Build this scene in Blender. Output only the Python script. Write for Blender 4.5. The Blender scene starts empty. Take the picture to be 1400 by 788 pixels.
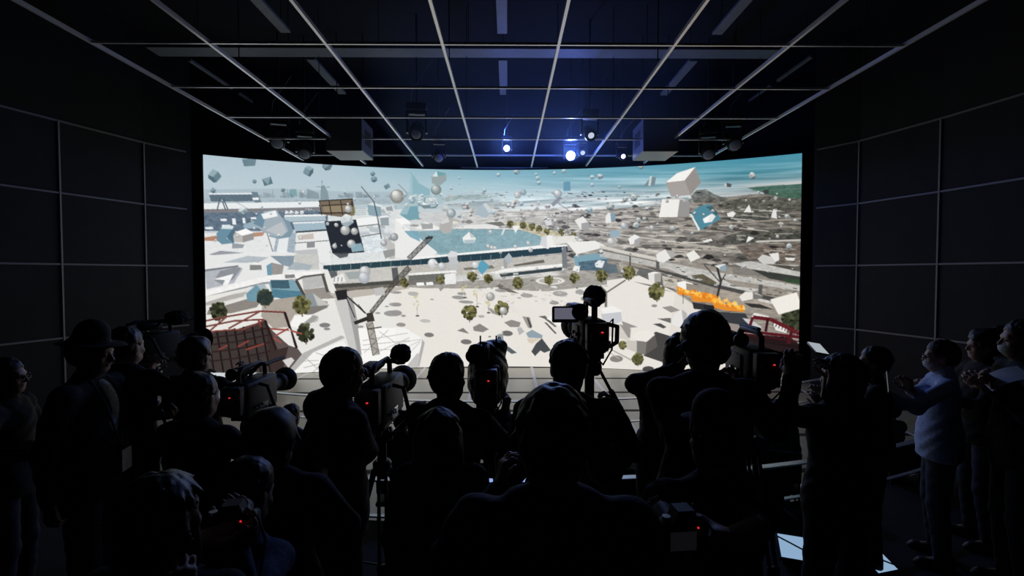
# a dark hall: crowd and cameras in silhouette before a huge curved LED wall
SCREEN_GAIN = 1.0; KEY1 = 230.0; KEY2 = 80.0; HAZE = 0.03; AMBIENT = .0010; EXPOSURE = 0.0; FLOOR_Y0 = 8.08
import bpy
import math, random
import numpy as np
PI = math.pi
# ---------------------------------------------------------------- layout constants (metres)
F_PX, W_PX, H_PX = 670.0, 1400.0, 788.0          # focal length in pixels of a 1400 x 788 frame
EYE = np.array([0.0, 0.0, 2.7])
VPX, VPY = 694.0, 374.0                          # where the +Y direction meets the frame
_b = math.atan((394.0 - VPY) / F_PX); _a = math.atan((700.0 - VPX) / F_PX)
YAW, PITCH = _a, _b                               # a little to the right, a little down
def _cam_axes():
    fwd = np.array([math.sin(YAW) * math.cos(PITCH), math.cos(YAW) * math.cos(PITCH), -math.sin(PITCH)])
    right = np.array([math.cos(YAW), -math.sin(YAW), 0.0])
    return fwd, right, np.cross(right, fwd)
FWD, RIGHT, UP = _cam_axes()
def ray(x, y):
    return FWD + RIGHT * ((x - 700.0) / F_PX) - UP * ((y - 394.0) / F_PX)
def at(x, y, d):
    """point seen at photo position (x, y) at distance d (metres of Y)"""
    r = ray(x, y); return EYE + r * (d / r[1])
def at_z(x, y, z):
    r = ray(x, y); return EYE + r * ((z - EYE[2]) / r[2])
# LED wall: a vertical cylinder section
SC_X, SC_Y, SC_R, SC_HALF = -0.425, -1.32, 15.44, math.asin(7.42 / 15.44)   # centre, radius and half angle
SC_ROT = math.radians(1.08)                       # the wall of screens is turned a touch
SC_Z0, SC_Z1, GX = 0.0, 5.665, -0.09               # bottom, top; middle line of floor and ceiling grid
def panel_uv(x, y):
    """photo position -> (u, v) on the LED wall, both 0..1, v from the top"""
    r = ray(x, y); ox, oy = -SC_X, -SC_Y
    A = r[0]**2 + r[1]**2; B = 2 * (ox * r[0] + oy * r[1]); C = ox*ox + oy*oy - SC_R**2
    t = (-B + math.sqrt(max(B*B - 4*A*C, 0))) / (2*A)
    px, py, pz = r[0]*t + ox, r[1]*t + oy, EYE[2] + r[2]*t
    return ((math.atan2(px, py) - SC_ROT) / SC_HALF + 1) / 2, (SC_Z1 - pz) / (SC_Z1 - SC_Z0)
# ---------------------------------------------------------------- the picture shown on the LED wall
CW, CH = 2000, 720
def _fade(t): return t*t*(3-2*t)
def vnoise(x, y, seed):
    rs = np.random.RandomState(seed); T = rs.rand(256, 256).astype(np.float32)
    xi = np.floor(x).astype(int); yi = np.floor(y).astype(int); fx = _fade(x-xi); fy = _fade(y-yi)
    a = T[yi & 255, xi & 255]; b = T[yi & 255, (xi+1) & 255]; c = T[(yi+1) & 255, xi & 255]; d = T[(yi+1) & 255, (xi+1) & 255]
    return (a*(1-fx)+b*fx)*(1-fy) + (c*(1-fx)+d*fx)*fy
def fbm(x, y, seed, o=4):
    s = 0; w = .5; t = 0
    for k in range(o):
        s = s + w*vnoise(x*2**k, y*2**k, seed+k); t += w; w *= .5
    return s/t
def paint_picture():
    G = np.zeros((CH, CW, 3), np.float32)
    rnd = random.Random(7)
    S = 290/1400.0
    OFF = {'A': (270, 200), 'B': (540, 200), 'C': (820, 200), 'D': (270, 350), 'E': (540, 350), 'F': (820, 350)}
    def cv(p):                                     # trace position -> canvas position
        u, v = panel_uv(p[0], p[1]); return (u*CW, v*CH)
    def k(c, pts): ox, oy = OFF[c]; return [(ox + x*S, oy + y*S) for x, y in pts]
    def col(c): return np.array(c, np.float32)/255.0
    def raw(q, c, a=1.0, tex=0.0):
        q = np.asarray(q, float); x0, y0 = np.floor(q.min(0)-1).astype(int); x1, y1 = np.ceil(q.max(0)+1).astype(int)
        x0 = max(x0, 0); y0 = max(y0, 0); x1 = min(x1, CW); y1 = min(y1, CH)
        if x1 <= x0 or y1 <= y0: return
        Y, X = np.mgrid[y0:y1, x0:x1]; X = X+.5; Y = Y+.5; ins = np.zeros(X.shape, bool); n = len(q)
        for i in range(n):
            ax, ay = q[i]; bx, by = q[(i+1) % n]
            if ay == by: continue
            ins ^= ((ay > Y) != (by > Y)) & (X < (bx-ax)*(Y-ay)/(by-ay)+ax)
        cc = col(c)
        if tex:
            nz = fbm(X/9.0, Y/4.0, 31)[..., None]-.5; cc = cc*(1+2*tex*nz)
        sub = G[y0:y1, x0:x1]
        sub[:] = np.where(ins[..., None], sub*(1-a)+cc*a, sub)
    def poly(pts, c, a=1.0, tex=0.0): raw([cv(p) for p in pts], c, a, tex)
    def line(pts, w, c, a=1.0):
        for (ax, ay), (bx, by) in zip(pts[:-1], pts[1:]):
            L = math.hypot(bx-ax, by-ay) or 1; nx, ny = -(by-ay)/L*w/2, (bx-ax)/L*w/2
            poly([(ax+nx, ay+ny), (bx+nx, by+ny), (bx-nx, by-ny), (ax-nx, ay-ny)], c, a)
    def ell(cx, cy, rx, ry, c, a=1.0, rot=0, n=22):
        poly([(cx+rx*math.cos(t)*math.cos(rot)-ry*math.sin(t)*math.sin(rot), cy+rx*math.cos(t)*math.sin(rot)+ry*math.sin(t)*math.cos(rot)) for t in [2*PI*i/n for i in range(n)]], c, a)
    # convex solids
    g = (1+5**.5)/2
    ICO = np.array([(-1,g,0),(1,g,0),(-1,-g,0),(1,-g,0),(0,-1,g),(0,1,g),(0,-1,-g),(0,1,-g),(g,0,-1),(g,0,1),(-g,0,-1),(-g,0,1)])/1.9
    ICF = [(0,11,5),(0,5,1),(0,1,7),(0,7,10),(0,10,11),(1,5,9),(5,11,4),(11,10,2),(10,7,6),(7,1,8),(3,9,4),(3,4,2),(3,2,6),(3,6,8),(3,8,9),(4,9,5),(2,4,11),(6,2,10),(8,6,7),(9,8,1)]
    CUB = np.array([(x,y,z) for x in (-1,1) for y in (-1,1) for z in (-1,1)])/1.6
    CUF = [(0,1,3,2),(4,6,7,5),(0,4,5,1),(2,3,7,6),(0,2,6,4),(1,5,7,3)]
    OCT = np.array([(1,0,0),(-1,0,0),(0,1,0),(0,-1,0),(0,0,1.),(0,0,-1.)])
    OCF = [(0,2,4),(2,1,4),(1,3,4),(3,0,4),(2,0,5),(1,2,5),(3,1,5),(0,3,5)]
    PRI = np.array([(math.cos(t)*.9, math.sin(t)*.9, z) for z in (-.6,.6) for t in [2*PI*i/5 for i in range(5)]])
    PRF = [(0,1,2,3,4),(5,6,7,8,9)]+[(i,(i+1)%5,5+(i+1)%5,5+i) for i in range(5)]
    SOL = {'ico': (ICO, ICF), 'cube': (CUB, CUF), 'oct': (OCT, OCF), 'pri': (PRI, PRF)}
    def rotm(r):
        a, b, c = [r.uniform(0, 2*PI) for _ in range(3)]
        ca, sa, cb, sb, cc, sc = math.cos(a), math.sin(a), math.cos(b), math.sin(b), math.cos(c), math.sin(c)
        return np.array([[ca,-sa,0],[sa,ca,0],[0,0,1]])@np.array([[1,0,0],[0,cb,-sb],[0,sb,cb]])@np.array([[cc,0,-sc],[0,1,0],[sc,0,cc]])
    def solid(kind, cx, cy, r, lo, hi, seed=None, sq=1.0, Ld=(-.25,-.85,.45)):
        rr = random.Random(seed if seed is not None else rnd.random()); V, Fc = SOL[kind]; V = V@rotm(rr).T
        L = np.array(Ld); L = L/np.linalg.norm(L)
        for f in Fc:
            p = V[list(f)]; nrm = np.cross(p[1]-p[0], p[2]-p[0]); nrm /= np.linalg.norm(nrm)
            if nrm@p.mean(0) < 0: nrm = -nrm
            if nrm[2] <= 0.0: continue
            t = min(max((nrm@L)*.75+.25, 0), 1)
            poly([(cx+q[0]*r*sq, cy+q[1]*r) for q in p], [lo[i]+(hi[i]-lo[i])*t for i in range(3)])
    def ball(cx, cy, r, lo, hi):
        ell(cx, cy, r, r, lo)
        for i, t in enumerate((.75, .55, .35)):
            ell(cx-r*.18*(i+1)*.6, cy-r*.22*(i+1)*.7, r*t, r*t, [lo[j]+(hi[j]-lo[j])*(i+1)/3 for j in range(3)], .75)
    def tree(cx, cy, r, dark=False):
        b = (62, 66, 48) if dark else (104, 102, 66)
        for i in range(74):
            t = rnd.uniform(0, 2*PI); q = r*rnd.random()**.6; v = rnd.uniform(.5, 1.4); up = -math.sin(t)*q/r*.12
            ell(cx+math.cos(t)*q*.9, cy+math.sin(t)*q*.95, r*.26, r*.26, [min(255, b[0]*(v+up)), min(255, b[1]*(v+up)), b[2]*(v+up)], .85, n=7)
        line([(cx, cy+r*.8), (cx+r*.05, cy+r*1.35)], max(.8, r*.12), (95, 85, 70))
    # ---- sky, sea and far land as smooth fields over the panel
    U = (np.arange(CW)+.5)/CW; V_ = (np.arange(CH)+.5)/CH
    UU, VV = np.meshgrid(U, V_)
    def ramp(t, stops):
        t = np.clip(t, 0, 1); out = np.zeros(t.shape+(3,), np.float32)
        xs = [s[0] for s in stops]
        for i in range(3): out[..., i] = np.interp(t, xs, [s[1][i]/255 for s in stops])
        return out
    left = ramp(VV/.24, [(0, (176,194,203)), (.5, (183,199,207)), (1, (192,205,211))])
    right = ramp(VV/.24, [(0, (74,142,162)), (.28, (104,156,170)), (.5, (150,172,178)), (.75, (172,178,178)), (1, (166,166,163))])
    mid = ramp(VV/.24, [(0, (126,172,188)), (.35, (168,196,204)), (.7, (186,200,204)), (1, (196,200,198))])
    wr = np.clip((UU-.5)/.42, 0, 1)[..., None]; wl = np.clip((.5-UU)/.32, 0, 1)[..., None]
    G[:] = mid*(1-wr)*(1-wl) + right*wr + left*wl
    st = fbm(UU*7+VV*8, VV*95-UU*12, 11, 4)-.5
    amp = np.clip((UU-.42)/.35, 0, 1)*np.clip((VV-.01)/.05, 0, 1)
    G[:] = G + (st*amp*.55)[..., None]*np.array([1.05, .8, .75])
    # land: begins at a sloping horizon and gets rougher to the right
    hz = np.interp(U, [0, .3, .42, .55, .68, .78, .86, .93, 1], [.23, .222, .215, .2, .205, .2, .175, .165, .17])
    land = VV > hz[None, :]
    dep = np.clip((VV-hz[None, :])/.5, 0, 1)
    base = ramp(UU, [(0, (198,204,208)), (.3, (204,208,209)), (.5, (192,191,187)), (.7, (164,160,154)), (.85, (134,129,122)), (1, (114,110,102))])
    sc = 1/(.05+dep)
    nz = fbm(UU*34*np.sqrt(sc)/2, VV*60*sc/5, 3, 5)-.5
    nz2 = fbm(UU*90, VV*150, 19, 4)-.5
    rough = np.interp(U, [0, .35, .5, .7, 1], [.05, .08, .26, .55, .72])[None, :]
    landc = base*(1+(nz*1.5+nz2*1.1)[..., None]*rough[..., None])
    G[:] = np.where(land[..., None], landc, G)
    # pale shore streaks in the middle distance
    band = np.exp(-((VV-.175)/.045)**2)*np.clip((UU-.36)/.1, 0, 1)*np.clip((.95-UU)/.2, 0, 1)
    s2 = fbm(UU*11, VV*120+UU*16, 5, 3)
    G[:] = G + ((s2-.42)*band*.55)[..., None]
    # green field, upper right
    poly(k('C', [(960,272),(1100,262),(1340,248),(1340,350),(1240,345),(1120,320),(1060,300)]), (66,98,84), .9, .25)
    poly(k('C', [(1000,290),(1340,275),(1340,285),(1010,298)]), (96,122,108), .6)
    poly(k('C', [(960,262),(1340,225),(1340,246),(1080,262),(970,276)]), (186,188,186), .75)
    # dark wooded ridges on the right
    for pts, c in (([(600,330),(640,290),(700,285),(760,320),(850,350),(760,380),(620,370)], (88,88,82)),
                   ([(760,430),(820,360),(960,340),(1100,335),(1340,345),(1340,420),(1180,440),(1000,450),(840,460)], (84,84,76)),
                   ([(800,480),(1000,455),(1130,470),(1120,490),(930,500)], (62,66,62)),
                   ([(840,590),(960,560),(1130,545),(1340,560),(1340,610),(1180,620),(960,640),(820,640)], (66,68,62)),
                   ([(560,640),(800,620),(1000,640),(760,660)], (86,84,80)),
                   ([(900,660),(1340,640),(1340,772),(1000,760)], (104,92,84))):
        poly(k('C', pts), c, .72, .7)
    for i in range(620):                           # rubble, right half
        u = rnd.uniform(560, 1097); t = rnd.random(); y = 262 + (t**1.2)*95 + (8 if u > 960 else 0)
        if u < 700 and y > 318: continue
        w = rnd.uniform(1.5, 7)*(.5+t); h = w*rnd.uniform(.18, .5)
        v = rnd.choice([44, 52, 62, 74, 92, 120, 160, 200]) if u > 760 else rnd.choice([120, 140, 160, 185, 205, 222])
        a = rnd.uniform(-.25, .25)
        poly([(u-w, y+h*rnd.uniform(-.4, .6)), (u-w*.3, y-h), (u+w*.6, y-h*.7), (u+w, y+h*.4), (u, y+h)], (v, v*.98, v*.94), rnd.uniform(.5, .95))
    for i in range(60):                            # long pale road and wall streaks
        u = rnd.uniform(820, 1080); y = rnd.uniform(285, 372); L = rnd.uniform(10, 45); v = rnd.choice([70, 90, 185, 200, 215])
        line([(u, y), (u+L, y+L*rnd.uniform(-.03, .12))], rnd.uniform(.7, 1.8), (v, v*.97, v*.92), .7)
    # far city haze and skyline, left
    poly(k('A', [(40,285),(560,280),(1000,300),(1400,300),(1400,345),(40,350)]), (168,184,192), .85)
    for i in range(60):
        x = rnd.uniform(60, 1390); h = rnd.uniform(5, 40); w = rnd.uniform(8, 60); v = rnd.uniform(120, 170)
        poly(k('A', [(x, 340), (x, 340-h), (x+w, 340-h*rnd.uniform(.6, 1)), (x+w, 340)]), (v-6, v+8, v+16), .55)
    poly(k('A', [(810,360),(815,265),(835,255),(860,300),(870,360)]), (128,146,154), .85)
    line(k('A', [(822,225),(822,300)]), .5, (110,125,132)); line(k('A', [(780,268),(875,270)]), .5, (110,125,132))
    for x, h in ((500,60),(575,45),(600,60),(690,50),(730,70)): line(k('A', [(x,345),(x-6,345-h)]), .6, (118,136,144), .8)
    poly(k('A', [(600,330),(610,285),(650,282),(660,330)]), (112,150,156), .7)
    poly(k('A', [(720,345),(730,282),(800,310),(805,350)]), (132,150,158), .8)
    poly(k('A', [(40,350),(1400,345),(1400,380),(40,382)]), (150,164,172), .6, .2)
    poly(k('A', [(75,318),(360,318),(370,362),(90,366)]), (98,114,126)); poly(k('A', [(75,310),(362,308),(362,318),(75,320)]), (224,229,232))
    poly(k('A', [(355,300),(395,302),(425,380),(380,384)]), (112,130,140)); poly(k('A', [(360,342),(400,338),(408,354),(368,356)]), (230,233,234))
    # long roofs
    poly(k('A', [(40,376),(800,364),(820,400),(40,416)]), (226,230,231)); poly(k('A', [(40,416),(820,401),(820,424),(40,440)]), (128,128,132))
    poly(k('A', [(40,440),(860,424),(860,500),(600,560),(40,560)]), (100,116,132), 1, .25)
    poly(k('A', [(570,462),(840,455),(850,490),(580,500)]), (172,188,196)); poly(k('A', [(575,455),(850,449),(850,460),(575,466)]), (236,238,238))
    for x in (590, 690, 620, 655): solid('oct', 270+x*S, 200+440*S, 4, (150,160,168), (240,242,242))
    poly(k('A', [(628,502),(842,494),(864,546),(648,566)]), (160,182,194)); poly(k('A', [(628,502),(842,494),(844,504),(630,513)]), (222,228,230))
    line(k('A', [(648,568),(864,552)]), 2.2, (62,70,76))
    for x, y, w, h in ((150,480,40,14),(228,478,22,40),(296,474,16,36),(350,470,36,12),(160,520,56,26),(50,534,50,14)):
        poly(k('A', [(x,y),(x+w,y-2),(x+w+6,y+h),(x+4,y+h)]), (226,231,234))
    poly(k('A', [(300,520),(380,490),(420,540),(310,545)]), (150,172,184))
    # ground, left: white terraces
    poly(k('A', [(40,575),(440,566),(600,560),(640,600),(640,772),(40,772)]), (222,224,224), 1, .03)
    poly(k('A', [(40,604),(140,588),(140,628),(40,624)]), (176,134,112)); poly(k('A', [(360,572),(446,566),(430,592),(366,600)]), (182,142,120))
    poly(k('A', [(75,716),(150,690),(470,720),(462,738),(120,720)]), (150,154,160)); poly(k('A', [(130,770),(300,722),(420,745),(280,772)]), (176,180,186))
    poly(k('A', [(520,600),(650,570),(632,772),(560,772),(500,700)]), (150,166,178), .85, .1)
    poly(k('A', [(540,600),(604,590),(590,700),(520,706)]), (224,227,228))
    poly(k('A', [(656,572),(860,560),(900,772),(640,772)]), (226,227,226)); poly(k('A', [(642,690),(790,678),(804,772),(640,772)]), (186,188,190))
    poly(k('A', [(660,590),(765,575),(768,612),(664,620)]), (196,186,178)); line(k('A', [(640,640),(880,622)]), 1, (90,92,96)); poly(k('A', [(720,632),(775,628),(775,668),(722,672)]), (142,142,146))
    poly(k('A', [(860,430),(1400,380),(1400,772),(880,772)]), (214,218,218), 1, .06)
    for i in range(26):
        x = rnd.uniform(1040, 1380); y = rnd.uniform(390, 700); w = rnd.uniform(20, 90); v = rnd.choice([150, 172, 190, 236, 238])
        poly(k('A', [(x,y),(x+w,y-8),(x+w*1.2,y+rnd.uniform(10,30)),(x+w*.1,y+rnd.uniform(10,26))]), (v-8, v, v+4), .85)
    for i in range(6):
        y = 385+i*13; poly(k('A', [(1030,y),(1115,y-4),(1115,y+3),(1030,y+7)]), (176,188,192))
    poly(k('A', [(1120,385),(1210,400),(1214,470),(1130,455)]), (140,164,174)); poly(k('A', [(1120,385),(1160,372),(1225,392),(1212,402)]), (214,222,224))
    poly(k('A', [(1040,480),(1195,462),(1196,512),(1060,528)]), (234,236,235)); line(k('A', [(1060,530),(1200,514)]), 1.1, (88,90,94)); line(k('A', [(1080,598),(1204,576)]), 1.1, (88,90,94))
    poly(k('A', [(1204,470),(1262,466),(1264,524),(1212,524)]), (150,160,166)); poly(k('A', [(1200,462),(1256,458),(1268,468),(1206,474)]), (232,234,234))
    poly(k('A', [(1225,590),(1400,720),(1400,745),(1270,752)]), (188,186,182)); poly(k('A', [(1222,690),(1318,676),(1304,720),(1240,742)]), (150,152,150))
    poly(k('A', [(1080,600),(1220,580),(1236,690),(1110,708)]), (214,222,226), .9, .12)
    # dark tower panel and its timber cage
    poly(k('A', [(838,498),(1046,484),(1102,700),(950,712),(890,706)]), (44,48,56)); poly(k('A', [(890,706),(1000,700),(990,730),(940,740)]), (60,64,70), .8)
    poly(k('A', [(808,362),(1018,348),(1034,452),(1000,474),(826,452)]), (122,110,96)); poly(k('A', [(826,396),(1010,384),(1020,430),(836,436)]), (150,136,112), .8)
    for y0, y1 in ((360,346),(392,380),(440,438)): line(k('A', [(800,y0+2),(1026,y1+2)]), 1.5, (60,52,46))
    for x in (804, 868, 944, 1016): line(k('A', [(x,358),(x+16,456)]), 1.4, (64,54,46))
    line(k('A', [(1022,350),(1036,440),(1000,472)]), 1.2, (70,60,50))
    poly(k('A', [(1010,395),(1040,400),(1044,440),(1015,470)]), (150,150,110), .6)
    for x, y, r in ((975,555,32),(1036,562,24),(1015,645,28),(916,520,14),(905,660,16),(996,415,25)): ball(270+x*S, 200+y*S, r*S, (150,152,152), (232,232,228))
    solid('ico', 270+985*S, 200+490*S, 45*S, (150,166,172), (228,230,230), 3, 1.1); poly(k('A', [(1010,650),(1080,640),(1098,690),(1020,700)]), (150,180,192), .9)
    line(k('A', [(1080,265),(1165,368)]), 1.2, (96,100,104)); line(k('A', [(1165,368),(1190,480),(1214,610)]), 1.5, (84,88,92)); line(k('A', [(1325,250),(1380,305)]), .8, (120,130,136))
    line(k('A', [(425,470),(455,560),(500,705)]), 1.0, (84,86,92)); line(k('A', [(180,330),(330,410)]), .5, (120,132,140))
    for p in ([(150,340),(130,420)], [(160,350),(185,420)], [(170,345),(200,415)]): line(k('A', p), 1.6, (84,98,110))
    # big floating stones, left
    poly(k('A', [(560,480),(604,492),(634,560),(612,600),(540,612),(470,596)]), (128,150,164)); poly(k('A', [(470,590),(540,600),(600,560),(560,470)]), (170,182,190), .8)
    poly(k('A', [(368,512),(436,430),(520,420),(566,486),(590,566),(556,596),(440,572)]), (160,172,180)); poly(k('A', [(368,512),(410,440),(436,430),(446,480),(430,540)]), (112,140,156))
    poly(k('A', [(420,448),(515,424),(530,462),(436,482)]), (242,243,242), .9); poly(k('A', [(446,556),(556,500),(590,566),(556,596)]), (186,190,194), .9)
    poly(k('A', [(498,705),(600,700),(612,760),(580,772),(540,772)]), (140,158,168)); poly(k('A', [(498,705),(560,690),(622,706),(606,722)]), (232,234,234))
    poly(k('A', [(125,575),(170,535),(235,540),(262,590),(240,640),(160,648),(130,620)]), (108,142,158)); poly(k('A', [(235,540),(262,590),(240,640),(195,600)]), (84,112,130)); poly(k('A', [(150,545),(190,518),(240,528),(232,548)]), (210,220,224))
    poly(k('A', [(250,566),(320,544),(372,572),(296,592)]), (242,242,240)); poly(k('A', [(250,566),(296,592),(300,636),(240,630),(236,590)]), (186,182,178)); poly(k('A', [(296,592),(372,572),(372,616),(300,636)]), (150,148,146)); poly(k('A', [(228,640),(310,650),(300,672),(228,676)]), (150,156,162))
    # central sail tower
    poly(k('B', [(94,158),(130,200),(160,245),(232,285),(232,325),(98,325)]), (142,178,188)); poly(k('B', [(94,158),(110,200),(120,325),(98,325)]), (160,190,198))
    poly(k('B', [(0,330),(230,325),(320,330),(320,380),(0,420)]), (164,186,192), .75)
    poly(k('B', [(155,385),(210,345),(250,340),(285,380),(260,395)]), (228,232,232)); poly(k('B', [(165,390),(290,382),(270,410),(190,412)]), (120,140,146))
    for i in range(22): solid(rnd.choice(['ico','cube','oct']), 540+rnd.uniform(0,330)*S, 200+rnd.uniform(320,400)*S, rnd.uniform(2,6), (120,150,160), (226,230,230))
    poly(k('B', [(30,450),(60,400),(150,395),(160,480),(90,490)]), (120,160,172)); poly(k('B', [(30,450),(60,400),(100,396),(80,450)]), (156,184,192))
    poly(k('B', [(300,345),(420,322),(560,320),(700,330),(560,350),(420,350),(340,370)]), (150,166,164), .7, .3)
    poly(k('B', [(130,545),(200,500),(320,545),(250,560)]), (230,230,228)); poly(k('B', [(170,510),(250,515),(250,545),(180,548)]), (162,164,164))
    # lake
    poly(k('B', [(0,560),(170,560),(380,548),(420,540),(720,540),(860,556),(975,590),(960,650),(700,700),(300,720),(160,640),(60,600)]), (146,172,180))
    poly(k('B', [(160,570),(400,552),(830,556),(965,592),(950,640),(420,705),(270,706),(165,640)]), (138,168,176), 1, .10)
    poly(k('B', [(370,560),(600,556),(600,640),(370,660)]), (126,158,166), .5, .12); poly(k('B', [(160,640),(270,706),(380,700),(240,620)]), (118,150,158), .45)
    poly(k('B', [(380,542),(470,520),(600,514),(680,525),(690,545),(420,550)]), (222,222,220)); line(k('B', [(400,540),(560,540),(830,548),(980,590)]), 1.3, (228,228,224)); line(k('B', [(400,546),(560,546),(830,556)]), .7, (120,130,128))
    poly(k('B', [(590,505),(700,498),(730,520),(690,530)]), (110,110,104), .9)
    poly(k('B', [(0,480),(80,540),(280,700),(240,740),(0,740)]), (228,228,226)); poly(k('B', [(0,480),(60,475),(110,510),(40,520)]), (238,238,237)); poly(k('B', [(60,560),(150,560),(168,632),(100,600)]), (120,164,180), .9)
    poly(k('B', [(720,500),(850,500),(1000,545),(1180,600),(1200,640),(980,600),(850,560)]), (190,182,152), .8, .3)
    for x, y in ((845,520),(905,530),(950,545),(1005,560),(1100,565),(1175,590),(760,515)): tree(540+x*S, 200+y*S, 4.6)
    poly(k('B', [(960,600),(1180,590),(1240,620),(1040,670)]), (222,220,214)); line(k('B', [(1030,660),(1190,632)]), 1.2, (150,150,148))
    for i in range(40):
        x = rnd.uniform(430, 1100); y = rnd.uniform(370, 500); solid(rnd.choice(['ico','cube','oct']), 540+x*S, 200+y*S, rnd.uniform(1.2,4.2), (118,118,122), (232,230,226))
    for i in range(50):
        x = rnd.uniform(1000, 1400); y = rnd.uniform(400, 640); v = rnd.choice([90,120,160,225]); w = rnd.uniform(6,26)
        poly(k('B', [(x,y),(x+w,y-4),(x+w,y+6),(x+3,y+9)]), (v,v,v+6), .7)
    line(k('B', [(1080,380),(1142,420),(1142,590)]), .8, (120,122,124)); poly(k('B', [(1030,380),(1075,340),(1090,360),(1045,400)]), (140,146,152))
    # viaduct with dark windows
    poly(k('B', [(0,745),(960,655),(1140,650),(1140,665),(0,762)]), (236,236,234)); poly(k('D', [(830,62),(1400,22),(1400,60),(832,106)]), (50,72,80)); poly(k('B', [(0,762),(420,720),(1138,660),(1140,700),(420,768),(0,800)]), (46,68,78))
    poly(k('D', [(826,50),(1400,12),(1400,24),(830,64)]), (222,224,222))
    for i in range(18):
        x = 880+i*66; y = 64-i*4.4; p = k('D', [(x,y),(x,y+36)]); line(p, .5, (130,148,152))
    poly(k('D', [(838,106),(1400,62),(1400,170),(860,190)]), (196,194,188), 1, .06); poly(k('E', [(0,70),(420,40),(1130,-10),(1130,60),(800,90),(0,170)]), (188,185,178), 1, .08)
    poly(k('D', [(850,106),(920,100),(930,215),(880,215)]), (96,100,102)); poly(k('D', [(1280,80),(1320,76),(1330,160),(1290,165)]), (92,94,96)); poly(k('E', [(350,40),(420,30),(400,130),(370,130)]), (186,188,188)); poly(k('E', [(715,20),(740,18),(742,95),(718,96)]), (160,162,160))
    for p, c in (([(880,150),(960,115),(980,170),(900,185)], (228,227,224)), ([(970,110),(1080,100),(1090,150),(1000,155)], (160,166,166))): poly(k('D', p), c)
    for x in (905, 930, 955): line(k('D', [(x,140),(x-4,170)]), .8, (70,74,78))
    poly(k('D', [(860,200),(1300,160),(1400,170),(1400,205),(900,240)]), (116,112,104), 1, .2); poly(k('D', [(870,190),(1270,165),(1300,185),(900,215)]), (78,78,74))
    # plaza
    poly(k('D', [(40,100),(450,60),(860,90),(920,240),(1400,205),(1400,772),(40,772)]), (226,224,219)); poly(k('E', [(0,200),(480,175),(820,215),(1400,180),(1400,772),(0,772)]), (226,222,215))
    poly(k('F', [(0,170),(260,130),(480,230),(760,420),(1000,560),(1340,620),(1340,772),(0,772)]), (226,222,215)); poly(k('F', [(500,230),(760,420),(1000,560),(1340,620),(1340,772),(420,772)]), (216,210,201), .6)
    poly(k('E', [(0,200),(480,165),(830,150),(1400,105),(1400,190),(1000,235),(600,215),(200,215)]), (160,156,150), 1, .15)
    for p, c in (([(90,130),(400,105),(400,150),(90,165)], (110,112,108)), ([(90,115),(400,95),(410,110),(90,130)], (232,231,228)), ([(80,165),(400,150),(410,185),(60,195)], (120,116,112)),
                 ([(690,120),(1100,75),(1110,95),(700,140)], (60,72,76)), ([(780,60),(980,25),(990,45),(790,70)], (106,104,96)), ([(620,115),(720,85),(1130,50),(1130,70),(720,110)], (234,233,229)), ([(450,80),(640,62),(660,82),(460,95)], (120,118,108)),
                 ([(140,178),(190,175),(195,195),(145,198)], (238,238,236)), ([(205,175),(250,172),(255,192),(208,194)], (238,238,236)), ([(325,120),(400,112),(405,185),(330,190)], (228,228,226))): poly(k('E', p), c, 1, .05)
    ell(540+1025*S, 350+165*S, 20, 5.2, (222,220,214)); ell(540+1025*S, 350+165*S, 15.5, 3.6, (178,174,168))
    poly(k('E', [(1180,0),(1400,-20),(1400,95),(1240,90),(1190,60)]), (126,162,176)); poly(k('E', [(1130,-90),(1320,-100),(1400,-60),(1200,-10)]), (230,229,226)); poly(k('E', [(1210,40),(1400,20),(1400,100),(1220,95)]), (78,100,114), .85, .3)
    poly(k('E', [(1100,-60),(1130,-62),(1140,80),(1105,80)]), (120,124,128)); poly(k('E', [(690,185),(800,240),(820,250),(750,240),(660,205)]), (116,110,104))
    for i in range(30):
        x = rnd.uniform(500, 1390); y = rnd.uniform(60, 230); v = rnd.choice([110,140,238,240]); w = rnd.uniform(8,40)
        poly(k('E', [(x,y),(x+w,y-3),(x+w+3,y+7),(x+3,y+10)]), (v,v,v-3), .8)
    # upper left terraces (lower-left crop)
    poly(k('D', [(40,0),(450,-30),(640,-20),(830,60),(830,110),(670,150),(430,180),(40,260)]), (224,225,224))
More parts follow.
